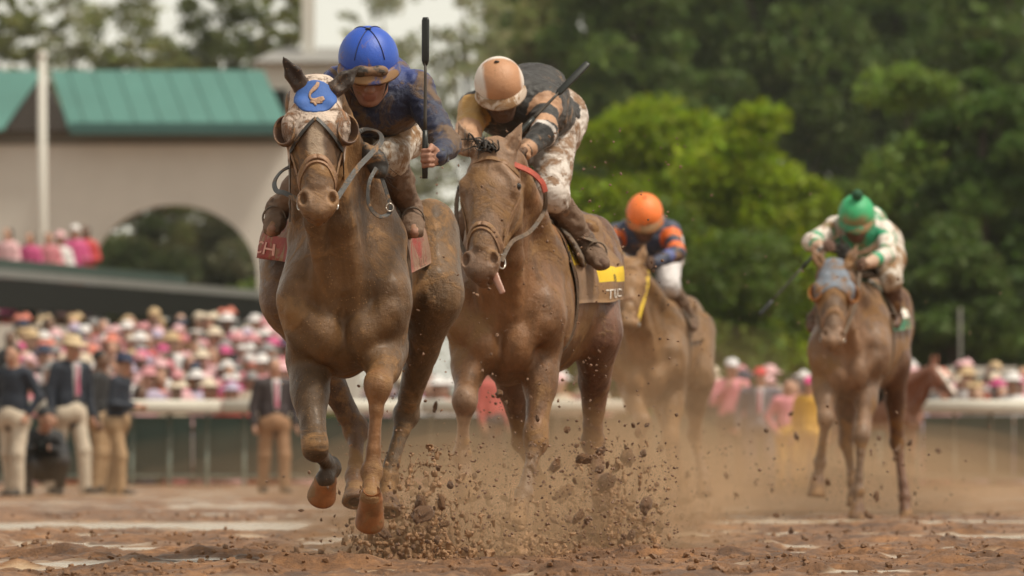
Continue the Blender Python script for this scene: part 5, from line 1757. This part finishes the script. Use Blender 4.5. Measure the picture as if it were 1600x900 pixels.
strands('mane', [H4['C'](.0, 1.74), H4['C'](.1, 1.74)], (A(-.2, -.1, .9), A(-.4, .3, .2)), 46, .2, MATS['hair_dark'], H4['root'], .009, 3)
tail(H4, .7, A(.03, 0, 0), 9)

# ================================================================== people beside and behind the track
SKINS = [(.46, .25, .17), (.38, .20, .13), (.16, .085, .055), (.50, .30, .21)]
def cloth(name, c, **kw):
    return material(name, base=c, rough=.7, var=.12, vscale=6, bump=.15, bscale=30, **kw)
cloth('wool_navy', (.013, .018, .032)); cloth('wool_black', (.014, .013, .015)); cloth('chino_cream', (.50, .42, .33)); cloth('chino_khaki', (.34, .22, .12)); cloth('chino_brown', (.27, .145, .075))
cloth('wool_brown', (.035, .024, .026)); cloth('shirt_white', (.62, .60, .62)); cloth('straw', (.58, .44, .27)); cloth('felt_navy', (.015, .022, .06)); cloth('coat_red', (.40, .085, .07)); cloth('jacket_grey', (.13, .13, .17))
cloth('vest_yellow', (.60, .33, .03)); cloth('shoe_dark', (.02, .017, .015)); cloth('hair_brown', (.05, .032, .02)); cloth('hair_grey', (.22, .2, .19)); cloth('cap_white', (.68, .67, .70)); cloth('cap_red', (.55, .05, .05)); cloth('shirt_pink', (.60, .22, .27))
cloth('hair_black', (.012, .01, .01)); cloth('tie_pink', (.5, .12, .2)); cloth('hot_pink', (.62, .05, .22)); cloth('coral', (.66, .20, .13))
material('skin_plain', tint=True, rough=.5, var=.08, vscale=14)


def make_person(px, py_head, d, zfeet, label, jacket, trousers, hat=None, hair='hair_brown', turn=0.0, skin=0, arms='down', shirt=None, group=None, H=None, shoes='shoe_dark', wide=1.0, lean=0.0, stride=0.0):
    """standing person; the top of the head is at pixel px, py_head"""
    x, zt = XZ(px, py_head, d)
    H = zt - zfeet if H is None else H
    k = H / 1.75
    c, s_ = math.cos(turn), math.sin(turn)
    o = A(x, d, zfeet)
    def Q(r, f, u):     # right (image), forward (towards the camera), up
        r *= wide if u > .3 * k else 1.0
        f2 = f + lean * max(0, u - .9)
        return o + k * A(r * c + f2 * s_, r * s_ - f2 * c, u)
    fwd = A(s_, -c, 0)
    lat = A(c, s_, 0)
    root = empty('person', o, label, 'person', group)
    B = Sdf(); sk = SKINS[skin]
    h = Skull(Q(0, .02, 1.605), fwd + A(0, 0, -.10), A(0, 0, 1), k)
    face_shape(B, h, sk, (.35, .13, .1))
    B.cone(h.P(0, -.03, -.07), Q(0, -.02, 1.43), .052 * k, .06 * k, .03, c=sk)
    J, K = Sdf(), Sdf()
    for S, g in ((B, -.014), (J, 0.0)):
        S.cone(Q(0, 0, 1.36), Q(0, 0, 1.05), ((.175 + g) * k * wide, (.115 + g) * k), ((.165 + g) * k * wide, (.115 + g) * k), .06, lat)
        S.cone(Q(0, 0, 1.05), Q(0, 0, .86), ((.165 + g) * k * wide, (.115 + g) * k), ((.185 + g) * k * wide, (.13 + g) * k), .06, lat)
        S.cone(Q(-.13, 0, 1.42), Q(.13, 0, 1.42), (.05 + g) * k, (.05 + g) * k, .06)
    B.cone(Q(0, 0, .9), Q(0, 0, .84), .11 * k, .10 * k, .05, lat)
    for sd in (-1, 1):
        sh = Q(sd * .185, 0, 1.40)
        if arms == 'down': el, wr = Q(sd * .245, -.02, 1.12), Q(sd * .255, .06, .87)
        elif arms == 'hold': el, wr = Q(sd * .235, .0, 1.13), Q(sd * .10, .24, 1.10)
        elif arms == 'hip': el, wr = Q(sd * .30, -.06, 1.14), Q(sd * .22, .06, .95)
        else: el, wr = Q(sd * .26, .05, 1.16), Q(sd * .12, .20, 1.36)
        kn = wr + nrm(wr - el) * .085 * k
        for S, g in ((B, -.008), (J, .006)):
            S.cone(sh, el, (.058 + g) * k, (.048 + g) * k, .04); S.cone(el, wr if S is B else wr - nrm(wr - el) * .02, (.046 + g) * k, (.034 + g) * k, .025)
        fist(B, wr, kn, fwd if arms == 'down' else A(0, 0, 1), 0, sk, sd, .95 * k)
        st = stride * sd; hp, ke, an, to = Q(sd * .09, 0, .90), Q(sd * .105, .03 + st * .55, .50), Q(sd * .115, -.02 + st, .09), Q(sd * .13, .15 + st, .05)
        B.cone(hp, ke, .08 * k, .055 * k, .04); B.cone(ke, an, .052 * k, .038 * k, .03); B.cone(an, an * .5 + to * .5, .026 * k, .016 * k, .02)
        K.cone(Q(0, 0, .92), hp - A(0, 0, .02), .155 * k, .12 * k, .06); K.cone(hp, ke, .098 * k, .078 * k, .04); K.cone(ke, an - A(0, 0, .02), .076 * k, .066 * k, .03)
        f = Sdf(); f.cone(an - A(0, 0, .02), to - A(0, 0, .008), (.052 * k, .058 * k), (.048 * k, .036 * k), .03, lat); v, q = f.mesh(.014, 1); mesh('shoe', v, q, MATS[shoes], root)
    vox = .016
    v, q = B.mesh(vox, 1); mesh('body', v, q, MATS['skin_plain'], root, colors=B.tint(v, sk, .01))
    ja = shell_obj('jacket', J, .016, MATS[jacket], root, fold=.004, seed=int(px) % 50)
    shell_obj('trousers', K, .016, MATS[trousers], root, fold=.004, seed=int(px) % 40 + 3)
    if shirt:
        S = Sdf(); S.cone(Q(0, .095, 1.43), Q(0, .125, 1.08), (.060 * k, .03 * k), (.028 * k, .02 * k), .02, lat); v, q = S.mesh(.012, 1); sh_ = mesh('shirt', v, q, MATS[shirt], root)
        S = Sdf(); S.cone(Q(0, .128, 1.42), Q(0, .150, 1.10), (.018 * k, .01 * k), (.03 * k, .01 * k), .01, lat); v, q = S.mesh(.009, 1); mesh('tie', v, q, MATS['tie_pink'], sh_)
    hr = Sdf(); hr.ell(h.P(0, -.028, .052), (.083 * k, .092 * k, .082 * k), h.ax, .02)
    cp = h.P(0, 0, .03)
    nn = nrm(h.u * .75 - h.f * .6)
    cutf = lambda X, Y, Z: -((X - cp[0]) * nn[0] + (Y - cp[1]) * nn[1] + (Z - cp[2]) * nn[2])
    v, q = hr.mesh(.012, 1, cutf); mesh('hair', v, q, MATS[hair], root)
    if hat:
        kind, hm = hat
        V = []; n = 22
        if kind == 'brim': prof = [(.165, .050), (.168, .058), (.095, .066), (.090, .12), (.078, .148), (.03, .155)]
        else: prof = [(.096, .046), (.098, .056), (.094, .09), (.075, .128), (.04, .145), (.01, .15)]
        for r, u in prof:
            for j in range(n):
                a = 2 * math.pi * j / n
                ff = 1.12 if kind == 'brim' else (1.12 + (.55 * max(0, math.cos(a)) ** 3 if r > .0955 else 0))
                V.append(h.P(r * math.sin(a), r * math.cos(a) * ff - .01, u - (.01 * math.cos(2 * a) if kind == 'brim' and r > .1 else 0)))
        m = len(prof)
        f = [(i * n + j, i * n + (j + 1) % n, (i + 1) * n + (j + 1) % n, (i + 1) * n + j) for i in range(m - 1) for j in range(n)] + [tuple((m - 1) * n + j for j in range(n)), tuple(range(n))[::-1]]
        mesh('hat', V, f, MATS[hm], root)
    return root


def gz(py, d): return 0.0
make_person(108, 524, 72, -.02, 'man in navy blazer and straw hat with cream trousers by the rail', 'wool_navy', 'chino_cream', ('brim', 'straw'), turn=.7, shirt='shirt_white', wide=1.05, lean=.06, stride=.16)
make_person(156, 545, 75, -.02, 'dark-haired man in black jacket behind the straw-hatted man', 'wool_black', 'chino_khaki', None, 'hair_black', turn=1.3, skin=2)
make_person(182, 552, 71, -.02, 'man in navy felt hat and navy blazer with khaki trousers', 'wool_navy', 'chino_khaki', ('brim', 'felt_navy'), turn=1.25, arms='hold', lean=.12, stride=-.12)
make_person(428, 556, 74, -.02, 'grey-haired man in dark jacket and brown trousers left of the leading horse', 'wool_brown', 'chino_brown', None, 'hair_grey', turn=.3, shirt='shirt_white', wide=1.08, stride=.10)
make_person(22, 536, 69, -.02, 'bare-headed man in navy blazer and cream trousers at the left picture edge', 'wool_navy', 'chino_cream', None, 'hair_brown', turn=-.5, arms='hip', stride=.1)
make_person(768, 560, 82, -.02, 'steward in a red coat seen between the legs of the second horse', 'coat_red', 'wool_brown', ('cap', 'cap_white'), turn=.9)
make_person(1143, 560, 92 - 6, -.02, 'person in white cap and pink shirt right of the orange-capped rider', 'shirt_pink', 'wool_brown', ('cap', 'cap_white'), turn=.2, arms='up')
make_person(1188, 574, 82, -.02, 'broad person in red cap and grey jacket by the far rail', 'jacket_grey', 'jacket_grey', ('cap', 'cap_red'), turn=-.1, shirt='shirt_white', wide=1.25)
make_person(1231, 590, 76, -.02, 'worker in yellow trousers and pale shirt left of the green-capped rider', 'shirt_pink', 'vest_yellow', None, 'hair_brown', turn=.3, arms='hip')
make_person(1266, 588, 75, -.02, 'worker in yellow jacket beside the worker in yellow trousers', 'vest_yellow', 'vest_yellow', ('cap', 'hot_pink'), turn=-.3, arms='down')

# crouching photographer at the left edge
def crouch():
    d = 70.0; x = W(70, 0, d)[0]; o = A(x, d, 0)
    root = empty('person', o, 'crouching photographer in black with reddish hands at the left', 'person')
    Q = lambda r, f, u: o + A(r, -f, u)
    B, J = Sdf(), Sdf(); sk = SKINS[1]
    h = Skull(Q(.02, .16, .80), A(.5, -.8, -.1), A(0, 0, 1), .98); face_shape(B, h, sk, (.35, .13, .1))
    B.cone(h.P(0, -.03, -.07), Q(0, .06, .66), .05, .06, .03, c=sk)
    for S, g in ((B, -.012), (J, 0)):
        S.cone(Q(0, .04, .60), Q(0, -.10, .28), (.17 + g, .12 + g), (.17 + g, .13 + g), .06)
        for sd in (-1, 1):
            S.cone(Q(sd * .15, .05, .62), Q(sd * .22, .18, .45), .058 + g, .05 + g, .04); S.cone(Q(sd * .22, .18, .45), Q(sd * .08, .36, .50), .048 + g, .034 + g, .03)
            S.cone(Q(sd * .10, -.08, .26), Q(sd * .20, .26, .36), .10 + g, .08 + g, .05); S.cone(Q(sd * .20, .26, .36), Q(sd * .16, .10, .07), .075 + g, .05 + g, .04)
    for sd in (-1, 1): fist(B, Q(sd * .08, .36, .50), Q(sd * .03, .43, .52), A(0, 0, 1), 0, sk, sd)
    v, q = B.mesh(.016, 1); mesh('body', v, q, MATS['skin_plain'], root, colors=B.tint(v, sk, .01))
    shell_obj('jacket', J, .016, MATS['wool_black'], root, fold=.004)
    for sd in (-1, 1):
        f = Sdf(); f.cone(Q(sd * .16, .08, .05), Q(sd * .17, .24, .035), .05, .036, .03); v, q = f.mesh(.014, 1); mesh('shoe', v, q, MATS['shoe_dark'], root)
    hr = Sdf(); hr.ell(h.P(0, -.02, .05), (.088, .098, .09), h.ax, .02); v, q = hr.mesh(.012, 1, lambda X, Y, Z: -(Z - h.P(0, 0, .03)[2]) + 0 * X + 0 * Y); mesh('cap', v, q, MATS['wool_black'], root)
    cm = empty('camera_kit', Q(0, .47, .48), 'black camera held by the crouching photographer', 'camera')
    MB().box(Q(-.07, .45, .46), Q(.07, .52, .57)).build('camera_body', MATS['steel_dark'], cm, False)
    v, f = tube_geo(np.array([Q(0, .52, .515), Q(0, .60, .515), Q(0, .72, .515)]), np.array([.04, .042, .055]), 14); mesh('lens', v, f, MATS['steel_dark'], cm)
crouch()


# ---- crowd: shared template meshes, each spectator an object of its own
def templates():
    T = {}
    B = Sdf(); h = Skull(A(0, 0, 1.60), A(0, -1, -.05), A(0, 0, 1)); face_shape(B, h, (1, 1, 1), (.8, .6, .6))
    B.cone(A(0, .02, 1.53), A(0, .02, 1.40), .05, .06, .03)
    B.cone(A(0, 0, 1.34), A(0, 0, .85), (.16, .10), (.15, .10), .05)
    for sd in (-1, 1):
        B.cone(A(sd * .18, 0, 1.36), A(sd * .25, -.04, 1.12), .045, .038, .03); B.cone(A(sd * .25, -.04, 1.12), A(sd * .15, -.22, 1.12), .036, .026, .02); B.ell(A(sd * .12, -.27, 1.13), (.03, .045, .035), None, .02)
        B.cone(A(sd * .09, 0, .85), A(sd * .1, 0, .48), .08, .055, .04); B.cone(A(sd * .1, 0, .48), A(sd * .1, 0, .08), .052, .036, .03); B.cone(A(sd * .1, 0, .06), A(sd * .12, -.15, .04), .036, .03, .02)
    T['body'] = B.mesh(.022, 1)
    J = Sdf(); J.cone(A(0, 0, 1.36), A(0, 0, .80), (.185, .125), (.19, .14), .06); J.cone(A(-.13, 0, 1.42), A(.13, 0, 1.42), .055, .055, .05)
    for sd in (-1, 1):
        J.cone(A(sd * .18, 0, 1.37), A(sd * .25, -.04, 1.12), .062, .052, .03); J.cone(A(sd * .25, -.04, 1.12), A(sd * .18, -.18, 1.12), .05, .045, .03)
    T['top'] = J.mesh(.024, 1)
    K = Sdf(); K.cone(A(0, 0, .84), A(0, 0, .40), (.185, .145), (.21, .18), .05); K.cone(A(0, 0, .40), A(0, 0, .14), (.19, .16), (.17, .15), .05)
    T['skirt'] = K.mesh(.03, 1)
    hr = Sdf(); hr.ell(A(0, .03, 1.635), (.088, .098, .095), None, .02); hr.ell(A(0, .075, 1.55), (.078, .05, .10), None, .04)
    T['hair'] = hr.mesh(.02, 1)
    bh = Sdf(); bh.ell(A(0, .01, 1.685), (.19, .20, .016), None, .02); bh.ell(A(0, .01, 1.72), (.092, .10, .075), None, .03); T['brim_hat'] = bh.mesh(.016, 1)
    cp = Sdf(); cp.ell(A(0, .01, 1.67), (.095, .105, .085), None, .02); cp.ell(A(0, -.11, 1.655), (.07, .07, .014), None, .02); T['cap'] = cp.mesh(.016, 1)
    fa = Sdf(); fa.ell(A(.03, 0, 1.70), (.16, .12, .03), None, .03); fa.ell(A(.08, .0, 1.74), (.06, .05, .05), None, .03); fa.ell(A(-.05, -.03, 1.73), (.05, .05, .035), None, .03); T['fascinator'] = fa.mesh(.016, 1)
    out = {}
    for k, (v, q) in T.items():
        me = bpy.data.meshes.new('crowd_' + k)
        me.from_pydata([tuple(p) for p in v], [], [tuple(int(i) for i in f) for f in q]); me.update()
        me.polygons.foreach_set('use_smooth', np.full(len(me.polygons), True)); me.materials.append(None)
        out[k] = me
    return out


TM = templates()
PAL = {'pink': (.52, .23, .25), 'pale pink': (.66, .40, .42), 'hot pink': (.50, .07, .20), 'white': (.66, .63, .62), 'coral': (.62, .20, .14), 'cream': (.62, .52, .40), 'rose': (.50, .17, .20), 'lilac': (.42, .36, .48), 'black': (.02, .018, .02), 'navy': (.02, .028, .06), 'red': (.50, .05, .05), 'grey': (.24, .23, .23), 'straw': (.48, .34, .19), 'magenta': (.55, .03, .30), 'sky blue': (.30, .40, .55)}
for k, c in PAL.items(): material('crowd_' + k, base=c, rough=.7, var=.08, vscale=8)
for i, c in enumerate(SKINS): material('crowd_skin%d' % i, base=c, rough=.55, var=.08)
for k, c in {'brown': (.06, .035, .02), 'blond': (.35, .22, .09), 'dark': (.012, .010, .009), 'grey': (.25, .23, .22)}.items(): material('crowd_hair_' + k, base=c, rough=.6, var=.2)
cg = np.random.default_rng(99)
TOPS = ['pink', 'pale pink', 'hot pink', 'white', 'coral', 'cream', 'rose', 'lilac', 'black', 'navy', 'red', 'grey', 'pink', 'pale pink', 'white', 'rose', 'pale pink', 'coral']
HATS = ['cream', 'white', 'pale pink', 'cream', 'pink', 'white', 'rose', 'navy', 'pale pink', 'lilac', 'straw', 'white', 'hot pink', 'grey', 'straw', 'coral']
HT = {'brim_hat': 'wide-brimmed hat', 'cap': 'cap', 'fascinator': 'feathered headpiece'}


SEEN = set()


def part_copy(root, name, key, matname):
    o = bpy.data.objects.new(name, TM[key]); col.objects.link(o); o.parent = root
    o.material_slots[0].link = 'OBJECT'; o.material_slots[0].material = MATS[matname]
    return o


def spectator(x, y, z, where, group, force=None, scale=None):
    for _ in range(60):            # no two alike on the same stretch
        top, hatc = TOPS[cg.integers(len(TOPS))], HATS[cg.integers(len(HATS))]
        kind = ['brim_hat', 'brim_hat', 'cap', 'fascinator', None, None][cg.integers(6)]
        hair = ['brown', 'blond', 'dark', 'grey'][cg.integers(4)]
        if force: top, kind, hatc, hair = force
        lab = '%s-topped spectator %s %s' % (top, ('in %s %s' % (hatc, HT[kind])) if kind else 'with %s hair' % hair, where)
        if lab not in SEEN: break
    SEEN.add(lab)
    root = empty('person', (x, y, z), lab, 'person', group)
    root.rotation_euler.z = cg.normal(0, .45); s = (.93 + .12 * cg.random()) if scale is None else scale
    root.scale = (s, s, s)
    part_copy(root, 'body', 'body', 'crowd_skin%d' % [0, 0, 3, 1, 2][cg.integers(5)])
    part_copy(root, 'top', 'top', 'crowd_' + top); part_copy(root, 'skirt', 'skirt', 'crowd_' + TOPS[cg.integers(len(TOPS))])
    part_copy(root, 'hair', 'hair', 'crowd_hair_' + hair)
    if kind: part_copy(root, 'hat', kind, 'crowd_' + hatc)
    return root


# left terrace, row by row
for r in range(15):
    y = 89.65 + r * .95; z = -.32 + .082 * r
    x0, x1 = (20 - 800) * y / F, (478 - 800) * y / F
    if r == 0: x0 = (205 - 800) * y / F
    x = x0 + .3 * cg.random()
    row = 'at the rail' if r < 2 else ('low on the left terrace' if r < 6 else ('midway up the left terrace' if r < 11 else 'high on the left terrace'))
    while x < x1:
        spectator(x + .05 * cg.normal(), y + .12 * cg.normal(), z, row, 'spectators packed on the left terrace')
        x += .34 + .14 * cg.random()
# people glimpsed between the horses' legs and at the right
for (pa, pb, rows, where) in ((590, 710, 5, 'glimpsed between the two leading horses'), (730, 815, 4, 'glimpsed under the second horse'), (866, 930, 4, 'glimpsed behind the second horse'), (1105, 1275, 4, 'behind the rail right of the orange cap'), (1320, 1362, 2, 'glimpsed under the green-capped rider'), (1415, 1600, 6, 'behind the rail at the far right')):
    for r in range(rows):
        y = 89.65 + r * .95; z = -.32 + .045 * r
        x = (pa - 800) * y / F + .1 * cg.random()
        while x < (pb - 800) * y / F:
            spectator(x, y + .1 * cg.normal(), z, where, 'spectators behind the far rail')
            x += .33 + .13 * cg.random()
# balcony of the viewing stand
for px, f in ((40, ('hot pink', None, 'white', 'brown')), (70, ('rose', None, 'white', 'dark')), (88, ('white', 'brim_hat', 'pale pink', 'brown')), (112, ('hot pink', 'cap', 'white', 'blond')), (128, ('red', None, 'white', 'dark')), (5, ('pale pink', None, 'white', 'dark'))):
    p = vp(px, 418); spectator(p[0], p[1] + 1.0, p[2] - .98, 'on the balcony of the viewing stand', 'spectators on the balcony', f)

# ---- lead pony standing beyond the right-hand horse
H5 = dict(D=28.0, vox=.014, xf=800, xr=800, up=0.0, label='', c_body=(.17, .06, .03), c_hind=(.15, .055, .03), c_leg=(.12, .05, .03), c_face=(.20, .075, .04), c_muz=(.18, .08, .05),
          head=Head(W(800, 180, 27.62), W(800, 345, 27.20), scale=.98),
          ears=[((780, 120, -.40), (778, 175, -.36)), ((820, 120, -.40), (822, 175, -.36))],
          rf=[(720, 480, .12), (722, 540, .26), (725, 700, .20), (725, 790, .24), (725, 825, .18), (725, 870, .14)], lf=[(880, 480, .12), (878, 540, .26), (875, 700, .20), (875, 790, .24), (875, 825, .18), (875, 870, .14)],
          rh=[(715, 360, 1.34), (718, 520, 1.12), (725, 660, 1.62), (725, 785, 1.56), (725, 822, 1.50), (725, 866, 1.46)], lh=[(885, 360, 1.34), (882, 520, 1.12), (875, 660, 1.62), (875, 785, 1.56), (875, 822, 1.50), (875, 866, 1.46)])
s5, Q5, C5 = horse_mesh(H5)
v, q = s5.mesh(.014, 1)
tt = s5.tint(v, H5['c_body'])
hx5, hf5, hl5 = H5['head'].loc(v)
tt[(np.abs(hx5) < .042) & (hf5 > -.05) & (hl5 > .08) & (hl5 < .60)] = (.62, .55, .48)
pd = 80.0; ctr = A(C5(.7, 0)[0], 28.7, 0); dst = A(W(1372, 0, pd)[0], pd, 0)
def put(p):
    p = np.asarray(p) - ctr; a = math.radians(48); c, s_ = math.cos(a), math.sin(a)
    return np.stack([p[:, 0] * c - p[:, 1] * s_, p[:, 0] * s_ + p[:, 1] * c, p[:, 2]], 1) * .80 + dst
pony = empty('lead_pony', dst, 'reddish-brown pony with white blaze standing beyond the right-hand horse', 'horse')
mesh('body', put(v), q, material('coat_plain', tint=True, rough=.5, var=.15, vscale=6), pony, colors=tt)
for k in ('rf', 'lf', 'rh', 'lh'):
    co, tp = Q5[k][4], W(H5[k][5][0], H5[k][5][1], 28 + H5[k][5][2])
    o = hoof('hoof', co, tp, A(0, -1, 0), .06, MATS['steel_dark'], None); V = np.array([vv.co[:] for vv in o.data.vertices]) + np.array(o.location); bpy.data.objects.remove(o)
    n = 20; m_ = len(V) // n
    f = [(i * n + j, i * n + (j + 1) % n, (i + 1) * n + (j + 1) % n, (i + 1) * n + j) for i in range(m_ - 1) for j in range(n)] + [tuple(range(n)), tuple((m_ - 1) * n + j for j in range(n))]
    mesh('hoof', put(V), f, MATS['shoe_dark'], pony)
hs5 = Sdf(); H5['head'].shape(hs5)
p, _ = H5['head'].strap(hs5, lambda a: .36 + .05 * math.sin(a) ** 2, 30); v, f = tube_geo(p, .013, 7); mesh('halter', put(v), f, MATS['leather_dark'], pony)

# ================================================================== flying mud and dust
def clod_meshes():
    out = []
    for k in range(10):
        iv, jf = ico(3 if k < 5 else 2)
        v = iv * (1 + .55 * fbm(iv * 1.5 + 5 * k, 2, k + 40) + .42 * fbm(iv * 4.5 + 3 * k, 3, k + 60))[:, None] * np.array([1.25, .85, .75])
        me = bpy.data.meshes.new('clod'); me.from_pydata([tuple(p) for p in v], [], jf); me.update()
        me.polygons.foreach_set('use_smooth', np.full(len(me.polygons), k < 5))
        me.materials.append(MATS['mud_wet'] if k % 3 else MATS['mud_lump']); out.append(me)
    return out


CM = clod_meshes()
dg = np.random.default_rng(17)
def fly(n, px, py, dist, smin, smax, power, where, group, sig=True):
    for i in range(n):
        x = dg.normal(*px) if sig else dg.uniform(*px); y = py[0] + (py[1] - py[0]) * dg.random() ** py[2]
        d = dg.uniform(*dist); p = W(x, y, d)
        r = smin + (smax - smin) * dg.random() ** power
        if p[2] < r: p[2] = r + .05 * dg.random()
        o = bpy.data.objects.new('mud_clod', CM[dg.integers(len(CM))]); col.objects.link(o)
        o.location = tuple(p); o.rotation_euler = tuple(dg.uniform(0, 6.28, 3)); o.scale = (r, r * dg.uniform(.7, 1.1), r * dg.uniform(.6, 1.2))
        tag(o, where, 'mud clod', group)

fly(70, (660, 55), (870, 730, 1.5), (28.0, 30.6), .006, .042, 2.4, 'clod of mud flying low between the two leading horses', 'mud clods between the leaders')
fly(85, (930, 60), (850, 660, 1.3), (30.2, 33.5), .006, .042, 2.4, 'clod of mud flying behind the hind leg of the second horse', 'mud clods behind the second horse')
fly(50, (800, 70), (850, 600, 1.2), (29.8, 32.5), .005, .022, 2.0, 'clod of mud flying around the legs of the second horse', 'mud clods around the second horse')
fly(35, (1180, 130), (830, 640, 1.2), (34, 44), .006, .026, 2.0, 'clod of mud flying between the third and fourth horses', 'mud clods on the right')
fly(20, (1400, 70), (840, 660, 1.2), (38, 44), .006, .030, 2.0, 'clod of mud flying near the legs of the right-hand horse', 'mud clods by the right-hand horse')
fly(8, (530, 30), (840, 760, 1.0), (27.5, 29), .005, .012, 1.5, 'small clod of mud beside the lifted hoof of the leader', 'mud clods beside the leader')

# fine spray that nobody could count
n = 9000
px = np.concatenate([dg.normal(700, 90, 3600), dg.normal(930, 80, 3000), dg.normal(1180, 190, 1600), dg.uniform(480, 1520, 800)])
t = dg.random(n); py = np.where(dg.random(n) < .72, 880 - 190 * t ** 1.5, 760 - 560 * dg.random(n) ** 1.6)
dd = np.where(px > 1060, dg.uniform(33, 45, n), dg.uniform(27.6, 33.5, n))
pts = np.stack([(px - 800) * dd / F, dd, np.maximum(CAMH + (HY - py) * dd / F, .004)], 1)
lump_cloud('mud_spray', pts, .0016 + .0068 * dg.random(n) ** 4.5, MATS['mud_wet'], 'fine spray of mud drops hanging in the air round the horses', 9)

# ragged splashes of churned mud thrown up behind the hooves
def splash(name, px, d, size, thick, seed, label, dens=.10, vox=.008):
    x0 = (px - 800) * d / F; lx, ly, lz = size
    n = (int(lx / vox), int(ly / vox), int(lz / vox))
    X = np.linspace(-1, 1, n[0])[:, None, None] + np.zeros(n); Y = np.linspace(-1, 1, n[1])[None, :, None] + np.zeros(n); Z = np.linspace(0, 1, n[2])[None, None, :] + np.zeros(n)
    p = np.stack([X.ravel() * lx / 2, Y.ravel() * ly / 2, Z.ravel() * lz], 1)
    big = fbm(p * 3.2 + 3, 2, seed); fine = fbm(p * np.array([29, 29, 24]) + 9 * big[:, None] * .12, 4, seed + 3)
    env = (X.ravel() ** 2 + Y.ravel() ** 2) * .55 + Z.ravel() ** .8 * 1.0 + .5 * big
    f = (.30 + .34 * np.clip(env, -.6, 2) - thick - fine).reshape(n).astype(np.float32)
    for ax in range(3):
        sl = [slice(None)] * 3; sl[ax] = 0; f[tuple(sl)] = .3; sl[ax] = -1; f[tuple(sl)] = .3
    v, q = surface_nets(f * .05, A(x0 - lx / 2, d - ly / 2, -.03), vox)
    v = v + .004 * np.stack([vnoise(v * 90, seed + t) for t in range(3)], 1)
    o = mesh(name, v, q, MATS['mud_splash'], None, origin=(x0, d, 0)); tag(o, label, kind='stuff')

material('mud_splash', base=(.29, .155, .072), rough=.5, var=.5, vscale=6, bump=.7, bscale=60)
splash('churned_mud', 655, 29.2, (.70, .9, .56), .12, 3, 'churned mud splashing up behind the hooves of the leader')
splash('churned_mud', 945, 31.9, (.66, .9, .62), .09, 8, 'churned mud splashing up behind the second horse')
splash('churned_mud', 800, 30.4, (.66, .7, .42), .06, 15, 'low splash of mud under the second horse')
splash('churned_mud', 1090, 44.5, (.9, .9, .45), -.02, 21, 'splash of mud kicked up by the third horse', vox=.016)


def dust(px, py, d, rx, ry, rz, dens, colr=(.90, .57, .34)):
    """a soft cloud: even density, thinner towards its rounded edges"""
    key = 'dust_%.3f' % dens
    m = MATS.get(key)
    if m is None:
        m = bpy.data.materials.new(key); m.use_nodes = True; N = m.node_tree.nodes; N.clear()
        out = N.new('ShaderNodeOutputMaterial'); vo = N.new('ShaderNodeVolumePrincipled'); vo.inputs['Color'].default_value = (*colr, 1); vo.inputs['Density'].default_value = dens; vo.inputs['Anisotropy'].default_value = .2
        m.node_tree.links.new(vo.outputs[0], out.inputs['Volume']); MATS[key] = m
    p = W(px, py, d); iv, jf = ico(3)
    for t in (1.0, .84, .68, .52, .36):          # nested, so that it thins out towards its edge
        v = iv * (1 + .16 * fbm(iv * 1.6 + d, 3, int(px)))[:, None] * np.array([rx, ry, rz]) * t + p
        v[:, 2] = np.maximum(v[:, 2], -.02 - .01 * t)
        o = mesh('dust_cloud', v, jf, m, None, origin=p); tag(o, 'thin veil of brown dust drifting low over the track', kind='stuff')

dust(665, 815, 29.6, 0.74, 0.92, 0.46, 0.2300)
dust(935, 800, 32.4, 0.79, 1.03, 0.60, 0.2300)
dust(800, 830, 31.4, 0.79, 0.92, 0.39, 0.1430)
dust(1035, 730, 44.2, 1.50, 1.61, 0.98, 0.0500)
dust(1190, 790, 50.0, 2.40, 3.45, 0.69, 0.0380)
dust(1380, 785, 49.5, 1.80, 2.30, 0.57, 0.0560)
dust(1120, 800, 66.0, 7.80, 6.90, 1.15, 0.0120)

# ---- thin haze in the air
m = bpy.data.materials.new('haze_air'); m.use_nodes = True; N = m.node_tree.nodes; N.clear()
out = N.new('ShaderNodeOutputMaterial'); vo = N.new('ShaderNodeVolumePrincipled'); vo.inputs['Color'].default_value = (.9, .93, .84, 1); vo.inputs['Density'].default_value = .00014
m.node_tree.links.new(vo.outputs[0], out.inputs['Volume'])
hz_ = MB().box((-320, -320, -2.5), (320, 440, 34)).build('haze', m, None, False, origin=(0, 0, 0)); tag(hz_, 'thin pale haze over the course', kind='stuff')
